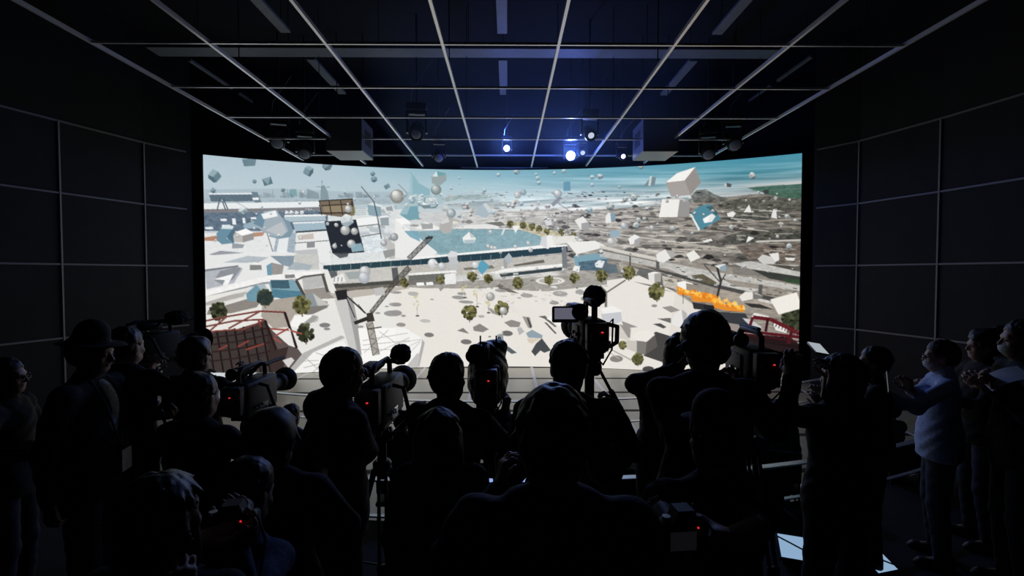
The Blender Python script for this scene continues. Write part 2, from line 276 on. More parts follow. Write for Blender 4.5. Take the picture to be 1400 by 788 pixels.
    for p, c in (([(48,95),(270,70),(300,85),(240,180),(60,220)], (176,180,186)), ([(150,100),(250,75),(290,80),(240,150),(170,195),(110,160)], (140,144,150)), ([(105,155),(240,118),(200,190),(165,195),(180,160)], (236,236,236)),
                 ([(48,90),(270,62),(270,72),(48,104)], (120,124,130)), ([(165,45),(330,0),(470,10),(400,45)], (178,186,192)), ([(345,60),(420,55),(425,92),(345,95)], (132,134,132)), ([(345,60),(372,42),(418,46),(420,60)], (230,229,226)),
                 ([(50,270),(440,165),(700,135),(830,105),(845,125),(690,150),(430,190)], (150,152,154)), ([(45,235),(450,135),(640,110),(830,100),(835,118),(660,150),(430,175),(45,268)], (236,235,233)),
                 ([(50,325),(340,205),(400,200),(400,250),(50,370)], (220,218,214)), ([(70,360),(360,275),(420,300),(390,340),(220,380),(60,390)], (140,134,128)), ([(48,310),(200,262),(330,235),(300,270),(60,330)], (176,172,168)),
                 ([(470,175),(640,160),(700,240),(500,280)], (126,160,172)), ([(490,220),(690,235),(700,275),(620,300),(500,270)], (84,126,144)), ([(480,160),(600,158),(610,215),(490,215)], (70,98,112)), ([(690,150),(830,125),(850,200),(700,225)], (182,182,180)),
                 ([(700,225),(850,205),(910,280),(730,290)], (150,144,138)), ([(430,300),(640,270),(860,300),(860,345),(640,390),(600,470),(500,480),(420,400)], (168,160,150)), ([(320,250),(390,190),(480,245),(420,300),(330,300)], (112,150,166)), ([(390,190),(440,185),(480,245),(440,250)], (170,182,188)),
                 ([(455,65),(490,45),(570,62),(560,120),(462,128)], (152,148,146)), ([(455,65),(490,45),(490,128),(462,128)], (112,150,168)), ([(575,125),(640,122),(645,145),(580,150)], (132,132,130)),
                 ([(480,0),(640,0),(630,80),(560,60)], (136,152,164)), ([(640,-10),(790,-10),(805,90),(640,95)], (196,196,192)), ([(590,90),(640,40),(760,60),(740,95)], (168,178,182))): poly(k('D', p), c, 1, .05)
    line(k('D', [(650,160),(715,280)]), 4, (80,78,74)); line(k('D', [(825,118),(860,240)]), 4, (86,84,80)); line(k('D', [(650,162),(700,138),(830,122)]), 2.4, (92,88,84))
    poly(k('D', [(710,260),(760,245),(870,325),(800,345),(730,335)]), (192,190,186)); poly(k('D', [(710,260),(760,245),(800,345),(730,350)]), (140,148,152)); poly(k('D', [(740,335),(870,325),(840,350),(740,395),(700,380)]), (126,122,118))
    poly(k('D', [(870,250),(1050,225),(1400,200),(1400,215),(1130,262),(920,290)]), (186,180,172))
    poly(k('D', [(640,400),(760,385),(930,345),(950,530),(640,640),(600,560),(610,440)]), (224,222,218))
    ell(270+840*S, 350+458*S, 7.5, 3.2, (128,126,126)); ell(270+855*S, 350+483*S, 4.5, 1.8, (140,138,138)); ell(270+770*S, 350+415*S, 6, 5, (176,174,170), .8)
    poly(k('D', [(640,400),(750,390),(760,440),(660,475),(610,465)]), (238,237,234)); poly(k('D', [(660,475),(760,440),(800,400),(760,395)]), (160,158,154))
    poly(k('D', [(590,770),(700,640),(950,525),(975,540),(760,640),(640,772)]), (178,176,174)); poly(k('D', [(640,760),(760,640),(960,560),(1060,700),(1050,772),(620,772)]), (236,235,233))
    for p in ([(700,660),(820,772)], [(780,640),(960,700)], [(640,700),(800,690)], [(760,772),(900,620)], [(700,740),(900,690)]): line(k('D', p), 1, (176,172,168))
    poly(k('D', [(905,290),(1020,270),(1100,650),(1010,640)]), (196,195,193)); poly(k('D', [(985,285),(1022,272),(1105,650),(1060,660)]), (158,157,156))
    # round slab with ribs, bottom
    poly(k('D', [(1060,480),(1300,475),(1400,490),(1400,700),(1090,700)]), (240,239,236)); poly(k('E', [(0,470),(70,480),(190,550),(185,610),(160,735),(80,750),(0,700)]), (236,235,233)); poly(k('E', [(180,548),(196,575),(160,735),(140,720),(172,600)]), (172,170,170)); poly(k('E', [(70,735),(150,640),(165,660),(150,740)]), (190,188,186))
    for p in ([(1090,590),(1400,560)], [(1090,560),(1390,510)], [(1180,640),(1400,540)], [(1100,640),(1260,490)], [(1200,500),(1400,640)], [(1080,620),(1400,620)]): line(k('D', p), 1, (186,184,181))
    for p in ([(0,580),(180,550)], [(0,640),(170,560)], [(40,700),(165,570)]): line(k('E', p), 1, (196,194,192))
    # lattice cranes
    def lattice(pts, w, c, n):
        for (ax, ay), (bx, by) in zip(pts[:-1], pts[1:]):
            L = math.hypot(bx-ax, by-ay); nx, ny = -(by-ay)/L*w/2, (bx-ax)/L*w/2
            line([(ax,ay),(bx,by)], w, c, .5)
            line([(ax+nx,ay+ny),(bx+nx,by+ny)], 1.1, c); line([(ax-nx,ay-ny),(bx-nx,by-ny)], .8, c)
            for i in range(n):
                t, t2 = i/n, (i+1)/n; s1 = 1 if i % 2 else -1
                line([(ax+(bx-ax)*t+nx*s1, ay+(by-ay)*t+ny*s1), (ax+(bx-ax)*t2-nx*s1, ay+(by-ay)*t2-ny*s1)], .7, c)
    dk = (62,58,54)
    lattice(k('D', [(1135,440),(1180,655)]), 9, (96,90,80), 7); poly(k('D', [(1115,380),(1155,370),(1170,430),(1120,440)]), dk); poly(k('D', [(1030,435),(1120,400),(1130,425),(1040,455)]), (52,50,48))
    lattice(k('D', [(1145,375),(1300,180)]), 5, (74,70,66), 12); line(k('D', [(985,265),(1110,380)]), 2, (60,58,56)); line(k('D', [(985,280),(1040,410)]), 1.4, (60,58,56)); line(k('D', [(1110,380),(1060,320)]), 1, dk)
    poly(k('D', [(905,232),(985,222),(990,285),(925,295)]), (44,44,46)); poly(k('D', [(1165,215),(1225,205),(1240,255),(1175,265)]), (190,188,186)); line(k('D', [(1120,485),(1215,470)]), 1.6, (70,66,62))
    lattice(k('B', [(90,745),(235,600)]), 6, (78,76,76), 9); line(k('B', [(200,610),(250,600)]), 3, (60,60,62)); lattice(k('D', [(1300,180),(1400,75)]), 7, (70,68,66), 6)
    # right: roads, viaducts
    poly(k('F', [(0,60),(100,40),(700,60),(1340,200),(1340,420),(960,380),(480,230),(260,130)]), (150,143,134), 1, .12)
    for p, c in (([(0,-42),(100,-25),(380,30),(840,120),(1340,200),(1340,235),(800,150),(380,75),(0,5)], (188,186,180)), ([(270,60),(760,180),(1340,320),(1340,345),(900,250),(440,120)], (74,74,72)),
                 ([(880,50),(1000,35),(1340,110),(1340,140),(960,80)], (194,192,187)), ([(870,70),(960,80),(1110,140),(880,120)], (128,124,118)), ([(1000,90),(1340,140),(1340,190),(1120,150)], (58,62,58)), ([(1220,150),(1340,160),(1340,190),(1230,175)], (56,76,56)),
                 ([(100,45),(380,100),(560,180),(480,230),(260,130)], (104,104,102)), ([(560,120),(760,165),(940,205),(900,225),(640,160)], (86,86,84)), ([(420,75),(760,130),(900,200),(1060,220),(1000,240),(600,150)], (196,194,189)),
                 ([(410,130),(510,155),(520,225),(420,200)], (194,186,174)), ([(120,40),(260,90),(220,150),(150,110)], (172,166,154)), ([(0,40),(110,60),(120,110),(0,130)], (96,110,118)), ([(780,215),(1100,290),(1140,350),(960,320),(800,270)], (168,158,146)),
                 ([(600,130),(680,120),(780,180),(720,190)], (96,90,72)), ([(1040,280),(1140,300),(1140,320),(1050,300)], (206,202,196))): poly(k('F', p), c, .95, .12)
    for i in range(16):
        x = 380+i*58; y = 48+i*9.5; line(k('F', [(x,y),(x+44,y+8)]), .6, (206,204,200), .8)
    for i in range(70):
        x = rnd.uniform(420, 1330); y = 90+(x-420)*.16+rnd.uniform(-45, 70); v = rnd.choice([56, 70, 90, 196, 214, 226]); w = rnd.uniform(8, 44)
        poly(k('F', [(x,y),(x+w,y+w*.14),(x+w,y+w*.14+7),(x,y+6)]), (v,v,v-4), .75)
    poly(k('F', [(370,30),(392,30),(395,100),(372,100)]), (96,96,94)); poly(k('F', [(1050,190),(1075,190),(1070,260),(1045,255)]), (90,90,88)); poly(k('F', [(195,0),(205,0),(205,70),(195,70)]), (80,80,84))
    line(k('C', [(0,665),(380,745)]), 4, (206,202,194)); line(k('C', [(0,684),(380,762)]), 1.5, (120,116,110)); line(k('C', [(0,565),(180,590),(560,640)]), 1.4, (204,200,192)); line(k('C', [(560,640),(720,632)]), 1.4, (200,197,190)); line(k('C', [(1030,630),(1340,620)]), 2.2, (194,190,182)); line(k('C', [(780,510),(1340,478)]), 1.6, (160,152,142))
    # plaza edge on the right and cast shadows (part of the picture's own scene)
    for p, c in (([(220,170),(330,190),(480,240),(420,225)], (116,112,106)), ([(380,415),(470,410),(470,445)], (112,110,106)), ([(350,450),(400,445),(440,470),(420,480)], (82,82,82)), ([(145,430),(250,470),(160,480)], (150,146,142)), ([(410,340),(470,330),(530,360),(470,375)], (150,146,140)),
                 ([(130,450),(205,480),(200,545),(140,520)], (150,146,142)), ([(10,470),(130,450),(200,560),(60,530)], (206,200,192)), ([(160,560),(245,560),(245,640),(165,610)], (198,192,184)),
                 ([(300,560),(370,500),(560,560),(560,690),(420,705),(290,660)], (74,72,70)), ([(1060,320),(1150,355),(1000,340),(950,310)], (56,56,54)), ([(780,370),(960,380),(1010,470),(830,440),(680,380)], (60,62,66)), ([(940,410),(1000,420),(1080,480),(1000,470)], (196,194,192)), ([(830,440),(1340,520),(1340,600),(1000,560),(860,500)], (150,140,134)),
                 ([(1140,440),(1240,470),(1230,510),(1160,490)], (224,222,218)), ([(1210,545),(1340,575),(1340,590),(1260,580)], (214,210,206))): poly(k('F', p), c)
    tree(820+1290*S, 350+410*S, 15, True); tree(820+1240*S, 350+415*S, 9, True)
    # fire
    line(k('F', [(770,60),(800,170),(760,330)]), 3, (60,56,54)); line(k('F', [(690,60),(800,180)]), 1.6, (84,80,76)); line(k('F', [(830,120),(790,190)]), 1.6, (70,66,64))
    poly(k('F', [(610,305),(700,320),(690,358),(620,350)]), (54,54,56)); poly(k('F', [(690,320),(760,330),(750,362),(690,358)]), (40,40,42))
    poly(k('F', [(510,200),(560,212),(600,240),(690,240),(770,260),(800,310),(880,330),(930,330),(960,372),(840,362),(760,345),(740,310),(610,300),(600,265),(512,255)]), (222,140,50))
    for i in range(110):
        t = rnd.random(); x = 515+t*435; y = 218+t*135+rnd.uniform(-16, 12); c = rnd.choice([(250,176,58),(252,196,90),(236,150,40),(214,112,28),(255,214,120)])
        w = rnd.uniform(8, 34); poly(k('F', [(x,y),(x+w*.5,y-rnd.uniform(6,22)),(x+w,y+4),(x+w*.5,y+rnd.uniform(4,14))]), c, .7)
    # plaza shadows and bits
    for x, y, rx, ry, v in ((225,522,32,15,120),(470,568,36,17,112),(40,455,30,13,128),(740,512,38,18,104),(0,322,40,13,164),(10,375,36,17,158),(120,250,36,14,176),(420,275,45,12,150),(470,305,50,10,150),(440,250,30,10,150),(700,230,40,10,150),(870,262,42,14,158),(570,400,22,9,170),(1090,250,50,18,160),(1260,285,34,16,150),(1220,240,30,18,160),(1320,210,30,12,160),(1050,310,32,12,140),(200,430,36,12,186),(55,397,16,6,150),(245,288,14,4,150),(625,534,10,5,120),(0,242,34,9,170),(820,278,14,4,150),(350,210,18,4,160)):
        ell(540+x*S, 350+y*S, rx*S, ry*S, (v, v-2, v-5), .95, 0.06)
    for x, y, rx, ry in ((1290,380,60,20),(1315,322,32,13),(1340,455,28,12),(1250,335,14,5),(1360,395,14,6),(1320,242,28,8),(1190,378,18,6),(1080,468,16,8)): ell(270+x*S, 350+y*S, rx*S, ry*S, (150,148,146), .95)
    for pts, c in (([(410,495),(450,475),(490,515)], (126,122,118)), ([(515,470),(560,448),(620,485),(580,505),(520,495)], (132,128,124)), ([(720,440),(770,422),(830,440),(820,470),(760,470)], (138,134,130)), ([(710,605),(750,600),(805,640),(770,648)], (84,94,98)),
                   ([(930,580),(970,545),(1030,625),(985,640),(960,625),(925,662),(900,632)], (66,70,72)), ([(865,510),(905,488),(975,525),(970,545),(880,540)], (140,156,166)), ([(870,545),(965,545),(905,580),(880,570)], (210,196,178)), ([(805,480),(830,470),(855,500),(820,525)], (176,176,176)), ([(675,520),(712,512),(718,560),(680,566)], (140,146,148)), ([(675,520),(690,508),(716,506),(712,514)], (214,214,212)),
                   ([(840,400),(890,405),(905,465),(880,478)], (150,146,142)), ([(870,410),(880,408),(906,470),(892,480)], (80,78,76)), ([(945,400),(990,395),(1070,470),(1055,470),(985,415)], (98,96,94)), ([(985,440),(1000,440),(1068,512),(1058,516)], (92,90,88)), ([(1000,415),(1120,480),(1180,420),(1060,380)], (238,237,234)), ([(1110,480),(1150,478),(1190,500),(1150,515)], (170,172,174)),
                   ([(1110,330),(1180,305),(1260,320),(1240,345),(1150,345)], (126,124,98)), ([(1385,260),(1400,255),(1400,350),(1385,340)], (150,146,142)), ([(640,235),(760,360),(820,385),(790,340),(700,260)], (222,218,212)), ([(610,340),(640,350),(700,400),(640,380)], (150,146,142)), ([(290,215),(320,200),(325,212),(300,236)], (150,148,146))):
        poly(k('E', pts), c, .95)
    for i in range(70):
        x = rnd.uniform(430, 1380); y = rnd.uniform(190, 330); v = rnd.choice([150, 170, 190, 238]); w = rnd.uniform(6, 40)
        poly(k('E', [(x,y),(x+w,y+3),(x+w*.9,y+8),(x+4,y+7)]), (v,v-1,v-4), .6)
    for x, y, r in ((490,375,48),(705,345,46),(65,175,30),(300,155,28),(510,135,32),(615,150,30),(810,180,36),(1015,160,30),(1185,145,32),(1375,130,28)): tree(540+x*S, 350+y*S, r*S)
    for x, y, h in ((140,330,60),(535,270,60),(455,235,35),(610,330,40)): 
        for j in range(8): ell(540+(x+rnd.uniform(-14,14))*S, 350+(y-h*.5+rnd.uniform(-h*.6,h*.5))*S, 1.6, 2, (196,190,150), .6, n=6)
        line(k('E', [(x+5,y),(x+8,y+h)]), .6, (150,140,130)); ell(540+(x+8)*S, 350+(y+h+6)*S, 2.6, 1.1, (90,84,78))
    for x, y, r in ((375,235,52),(190,110,42),(10,130,38)): tree(820+x*S, 350+y*S, r*S)
    for x, y, r in ((150,590,26),(250,680,38)): tree(820+x*S, 350+y*S, r*S)
    ell(820+110*S, 350+680*S, 9, 4.6, (136,132,126)); ell(820+320*S, 350+748*S, 8, 4, (80,78,76)); ell(820+360*S, 350+330*S, 4, 2, (150,146,140))
    line(k('F', [(40,335),(40,240),(0,200)]), 3.4, (112,108,104)); line(k('F', [(40,245),(170,160)]), 2, (112,108,104)); line(k('F', [(40,600),(210,690)]), 2, (176,172,164)); line(k('F', [(0,600),(130,680)]), 1.2, (180,176,168)); line(k('F', [(550,250),(550,318)]), .8, (60,56,50))
    for x, y, r, d in ((140,365,58,1),(445,275,52,1),(690,325,58,0),(715,505,60,1)): tree(270+x*S, 350+y*S, r*S, d)
    ell(270+450*S, 350+280*S, 11, 9, (50,62,62), .8)
    # white solids on the right and over the plaza
    def big(pts_faces):
        for c, p, colr in pts_faces: poly(k(c, p), colr)
    big([('C', [(435,240),(510,178),(630,138),(560,226)], (238,236,232)), ('C', [(560,226),(630,138),(668,240),(600,322)], (148,142,138)), ('C', [(435,240),(560,226),(600,322),(472,336)], (164,158,154)),
         ('C', [(390,470),(412,350),(530,338),(512,468)], (232,230,225)), ('C', [(530,338),(596,370),(590,460),(512,468)], (150,148,146)), ('C', [(412,350),(530,338),(596,366),(520,352)], (190,188,186)),
         ('C', [(596,450),(650,400),(730,380),(800,480),(660,556)], (84,136,152)), ('C', [(596,450),(606,448),(662,548),(652,560)], (226,228,226)), ('C', [(680,480),(740,445),(765,462),(740,500),(690,508)], (224,224,222)), ('C', [(680,480),(730,452),(715,500),(690,508)], (238,238,236)), ('C', [(740,395),(780,440),(770,460),(700,400)], (70,98,104)),
         ('C', [(290,262),(340,200),(372,206),(362,258),(330,264)], (120,140,146)), ('C', [(330,200),(345,196),(335,262),(320,262)], (200,206,206)),
         ('B', [(1112,236),(1158,234),(1158,295),(1112,295)], (108,150,172)),
         ('C', [(372,715),(430,680),(490,700),(470,740),(420,770),(380,760)], (226,224,220)), ('C', [(430,680),(490,700),(520,715),(470,740)], (172,170,166)), ('C', [(570,712),(620,686),(665,735),(600,765)], (228,226,220)), ('C', [(600,765),(665,735),(665,755),(620,775)], (140,136,130)),
         ('C', [(188,610),(230,582),(268,600),(262,640),(200,650)], (230,229,226)), ('C', [(230,620),(268,600),(262,650),(225,655)], (164,164,164)), ('C', [(950,436),(985,385),(1003,436)], (226,224,218)), ('C', [(985,385),(1003,436),(1012,432)], (120,118,114)),
         ('C', [(838,445),(880,428),(898,445),(880,468),(845,465)], (226,225,221)), ('C', [(1130,470),(1145,415),(1190,430),(1170,480)], (220,219,216)), ('C', [(1165,430),(1205,430),(1190,465),(1170,480)], (104,104,100)), ('C', [(965,640),(980,595),(1020,605)], (232,230,226)), ('C', [(680,625),(735,610),(745,625),(690,635)], (226,225,220)),
         ('C', [(1040,745),(1075,715),(1150,735),(1160,775),(1080,780)], (200,198,194)), ('C', [(1115,710),(1180,704),(1185,750),(1160,765)], (222,221,217)), ('C', [(1222,735),(1292,738),(1280,758),(1232,752)], (220,219,215)), ('C', [(36,470),(55,440),(80,445),(75,505),(40,510)], (226,225,222)), ('C', [(70,445),(100,440),(105,490),(75,500)], (132,156,168)),
         ('C', [(65,560),(130,555),(132,598),(70,600)], (150,172,184)), ('C', [(820,255),(835,242),(870,250),(866,270),(830,270)], (82,90,92)), ('C', [(820,252),(835,242),(840,268),(826,270)], (190,192,190)), ('C', [(1080,290),(1115,285),(1115,315),(1085,318)], (62,68,66)),
         ('F', [(1125,288),(1300,240),(1338,345),(1180,388)], (234,229,221)), ('F', [(920,270),(960,236),(1010,240),(1015,285),(940,300)], (226,222,214)), ('F', [(1010,240),(1080,265),(1060,285),(1012,285)], (120,118,114)), ('F', [(940,300),(1015,285),(1012,296),(960,306)], (140,136,130)), ('F', [(1015,250),(1030,244),(1080,265),(1062,262)], (190,186,180)),
         ('F', [(1020,375),(1120,400),(1110,420),(1000,405)], (222,219,214)), ('F', [(755,65),(830,52),(828,80),(790,85)], (222,222,218)), ('F', [(790,75),(832,56),(835,98),(800,100)], (142,164,174)), ('F', [(510,175),(560,165),(618,185),(570,225),(515,200)], (236,234,230)), ('F', [(570,180),(618,190),(618,225),(570,225)], (150,140,128)),
         ('F', [(318,115),(360,104),(405,112),(400,122),(330,130)], (236,234,230)), ('F', [(318,115),(360,118),(362,175),(325,165)], (222,220,216)), ('F', [(360,118),(405,112),(404,170),(362,175)], (168,164,158)),
         ('F', [(10,350),(80,330),(145,360),(140,400),(30,400)], (234,233,230)), ('F', [(10,385),(140,370),(147,430),(90,458),(20,440)], (194,196,200)), ('F', [(470,450),(490,390),(540,352),(580,410),(560,450),(520,470)], (226,224,221)), ('F', [(540,352),(575,380),(580,440),(555,470)], (178,176,176)),
         ('F', [(215,540),(245,500),(325,490),(365,520),(310,570),(245,560)], (230,226,219)), ('F', [(245,560),(310,568),(300,655),(245,640)], (126,122,118)), ('F', [(310,568),(365,520),(380,600),(300,655)], (96,92,90)),
         ('D', [(242,648),(378,594),(474,648),(330,660)], (226,228,230)), ('D', [(242,648),(330,655),(310,686),(262,682)], (176,184,192)), ('D', [(330,656),(474,646),(400,684),(312,688)], (140,162,182)),
         ('E', [(530,70),(580,25),(625,70),(575,125)], (96,158,182)), ('E', [(720,15),(752,-20),(780,18),(750,60)], (170,180,184)), ('E', [(1170,95),(1185,65),(1222,70),(1215,108)], (232,231,228)), ('E', [(1318,52),(1345,28),(1385,35),(1368,80),(1325,75)], (222,226,228)),
         ('B', [(957,655),(970,600),(1030,585),(1050,640),(1010,680)], (232,231,229)), ('B', [(970,600),(1000,592),(1005,670),(960,655)], (206,208,210)), ('B', [(445,605),(490,565),(535,605),(525,635),(455,640)], (232,233,231)), ('B', [(490,565),(535,605),(500,605)], (190,196,198)), ('B', [(455,620),(525,615),(525,640),(460,642)], (178,192,196)),
         ('B', [(775,525),(825,525),(795,575)], (232,232,230)), ('B', [(1185,490),(1240,462),(1280,510),(1230,555)], (226,225,221)), ('B', [(1230,510),(1280,500),(1285,545),(1230,555)], (160,160,160)), ('B', [(700,585),(715,545),(730,545),(712,585)], (210,216,216)), ('B', [(985,490),(1025,478),(1040,520),(1000,525)], (210,212,212)),
         ('B', [(525,450),(550,400),(600,375),(645,425),(600,475)], (168,182,190)), ('B', [(580,385),(600,375),(645,425),(620,440)], (200,206,208)), ('B', [(345,720),(370,690),(410,700),(412,760),(370,772)], (212,213,214)), ('E', [(350,10),(410,5),(412,50),(365,55)], (190,192,194))])
    big([('B', [(240,200),(275,165),(340,185),(340,225),(300,258),(245,245)], (150,162,162)), ('B', [(275,165),(340,180),(325,190),(280,200)], (112,160,166)), ('B', [(245,200),(275,165),(283,200)], (208,220,222)), ('B', [(292,545),(300,505),(340,460),(385,470),(372,570),(320,578)], (176,174,170)), ('B', [(300,505),(345,462),(360,500),(310,515)], (206,208,206))])
    ball(540+272*S, 200+288*S, 7.2, (128,140,140), (206,212,210)); ball(540+372*S, 200+443*S, 6.4, (140,152,156), (214,218,218)); ball(540+810*S, 200+322*S, 5, (160,164,164), (222,222,220)); ball(540+848*S, 200+305*S, 4, (130,152,158), (190,202,204))
    ball(540+1075*S, 200+315*S, 5.8, (150,160,164), (236,236,234)); ball(540+25*S, 200+335*S, 7.5, (120,132,134), (190,196,196)); ball(270+1318*S, 200+332*S, 9.6, (140,140,136), (232,232,228)); ball(270+1105*S, 350+105*S, 8, (168,168,170), (226,226,226)); ball(270+1100*S, 350+145*S, 8, (168,172,178), (220,222,224))
    ball(540+715*S, 350+362*S, 5.4, (150,148,146), (236,234,230)); ball(540+630*S, 350+270*S, 6, (150,150,148), (222,220,216)); ball(540+248*S, 350+50*S, 6.5, (196,198,200), (238,238,236)); ball(540+310*S, 350+70*S, 5.6, (170,176,180), (232,232,230)); ball(540+530*S, 350+60*S, 4.6, (190,194,196), (238,238,236))
    ball(270+1230*S, 200+640*S, 4.6, (150,152,156), (226,226,226)); ball(270+1298*S, 200+600*S, 5.6, (140,144,146), (206,206,206)); ball(820+75*S, 200+630*S, 5.8, (168,168,168), (232,231,229)); ball(820+345*S, 200+540*S, 4, (140,140,140), (226,226,224)); ball(820+160*S, 200+525*S, 5, (150,156,160), (228,228,226)); ball(540+895*S, 200+685*S, 3.2, (160,162,164), (230,230,228))
    for x, y in ((615,660),(660,672),(795,664),(880,640),(640,670),(630,565)): ball(540+x*S, 200+y*S, 2.6, (170,172,172), (238,238,236))
    # small stones hanging in the sky
    for c, kd, x, y, r in (('A','pri',342,98,46),('A','pri',112,198,44),('A','oct',462,232,42),('A','pri',732,166,36),('A','ico',856,128,36),('A','ico',376,232,16),('A','oct',103,292,22),('A','ico',1157,182,18),('A','ico',1165,218,24),('A','pri',1250,266,22),('A','ico',300,430,34),('A','oct',565,290,18),('A','oct',970,305,12)):
        solid(kd, OFF[c][0]+x*S, OFF[c][1]+y*S, r*S, (84,108,118), (150,172,180) if y < 300 else (226,230,230), int(x))
    for x, y, r in ((425,210,9),(425,248,6),(370,280,11),(682,190,15),(590,292,15),(805,165,26),(932,185,11),(942,212,16),(950,242,16),(1052,178,13),(1115,165,17),(1302,205,18),(1352,200,20),(1302,256,15),(1345,298,9),(835,380,16),(650,440,14),(425,460,15),(1285,420,22)):
        solid('ico', 540+x*S, 200+y*S, r*S, (96,126,136), (214,224,226), int(x))
    for x, y, r in ((1008,195,26),(272,135,18),(130,270,11),(5,200,18),(225,340,26),(170,350,20),(70,400,30),(610,575,12),(1250,662,22),(1235,465,18),(1290,490,14),(868,535,18),(480,545,20),(255,490,20),(295,480,16),(240,525,26)):
        solid('ico', 820+x*S, 200+y*S, r*S, (92,104,106), (218,220,218), int(x)+5)
    for i in range(90):
        x = rnd.uniform(590, 1085); y = rnd.uniform(262, 372)
        if 580 < x < 745 and 312 < y < 345: continue
        lo = (96,102,106) if x > 800 else (140,152,158)
        solid(rnd.choice(['ico','cube','oct','pri']), x, y, rnd.uniform(1.1, 3.4), lo, (232,231,228), i)
    for i in range(34):
        x = rnd.uniform(290, 560); y = rnd.uniform(262, 345); solid(rnd.choice(['ico','oct','cube']), x, y, rnd.uniform(.9, 2.6), (130,146,154), (232,234,234), i+300)
    # red steel frames, bottom corners
    rd = (132,66,60); rd2 = (96,40,40); bk = (34,26,26)
    poly(k('D', [(60,510),(240,490),(450,425),(520,620),(600,600),(560,772),(40,772)]), (52,44,42), .92); poly(k('D', [(450,425),(480,480),(600,590),(660,610),(690,650),(590,772),(480,772)]), (60,48,46), .8)
    for i in range(7): line(k('D', [(70+i*58,508-i*10),(110+i*62,772)]), 2.4, bk)
    for y in (545, 590, 640, 700): line(k('D', [(55,y),(250,y-22),(480,y-70)]), 1.8, (48,34,34))
    for p in ([(50,430),(200,400),(410,365),(575,372)], [(50,468),(240,430),(440,420)], [(70,502),(240,488),(300,488),(445,425)], [(75,500),(195,400)], [(205,480),(415,365)]): line(k('D', p), 2.4, (104,54,50)); line([(a, b-.7) for a, b in k('D', p)], .7, (150,98,90))
    for p in ([(575,372),(655,610)], [(445,425),(520,620)]): line(k('D', p), 3.6, (46,34,34))
    for p in ([(480,482),(600,490),(690,515)], [(510,530),(600,480)], [(500,540),(555,575)]): line(k('D', p), 2.4, (150,82,74))
    for p in ([(265,600),(340,560)], [(140,620),(200,590)], [(320,620),(440,580)], [(420,470),(400,420)]): line(k('D', p), 2.4, rd)
    line(k('D', [(605,480),(630,575)]), 1.8, (220,218,216)); poly(k('D', [(560,690),(620,670),(640,690),(600,740)]), (236,234,232), .8)
    poly(k('F', [(930,510),(1260,540),(1340,600),(1340,772),(840,772),(880,640)]), (34,22,24), .95)
    for p, w, c in (([(940,495),(1340,540)], 4, (88,28,36)), ([(980,495),(1010,405)], 4, (92,34,42)), ([(1010,405),(1130,420),(1330,520)], 5, (100,32,40)), ([(1095,500),(1110,415)], 3.6, (58,26,30)), ([(1245,580),(1275,470)], 5, (82,28,36)), ([(960,520),(1340,570)], 2, (70,26,32)), ([(1000,625),(1300,665)], 2.6, (96,24,34)), ([(1160,420),(1180,450),(1340,520)], 2.4, (106,40,44)), ([(880,640),(940,520)], 3, (40,24,28)), ([(1000,730),(1100,745)], 2, (84,22,30)), ([(1150,690),(1320,700)], 2, (70,22,28))): line(k('F', p), w, c)
    for i in range(9): line(k('F', [(1150+i*20,432+i*9),(1140+i*20,462+i*9)]), 1.2, (74,30,34))
    poly(k('F', [(860,505),(940,520),(900,590),(840,560)]), (52,46,46), .8)
    # fine grain, then to half size
    g_ = (fbm(UU*420, VV*150, 77, 3)-.5)*.025
    G[:] = np.clip(G*(1+g_[..., None]), 0, 1)
    Gs = 1.0-1.0*(1-G); G[:] = np.clip((G-.5)*1.06+.5, 0, 1)
    out = G.reshape(CH//2, 2, CW//2, 2, 3).mean((1, 3))
    return out
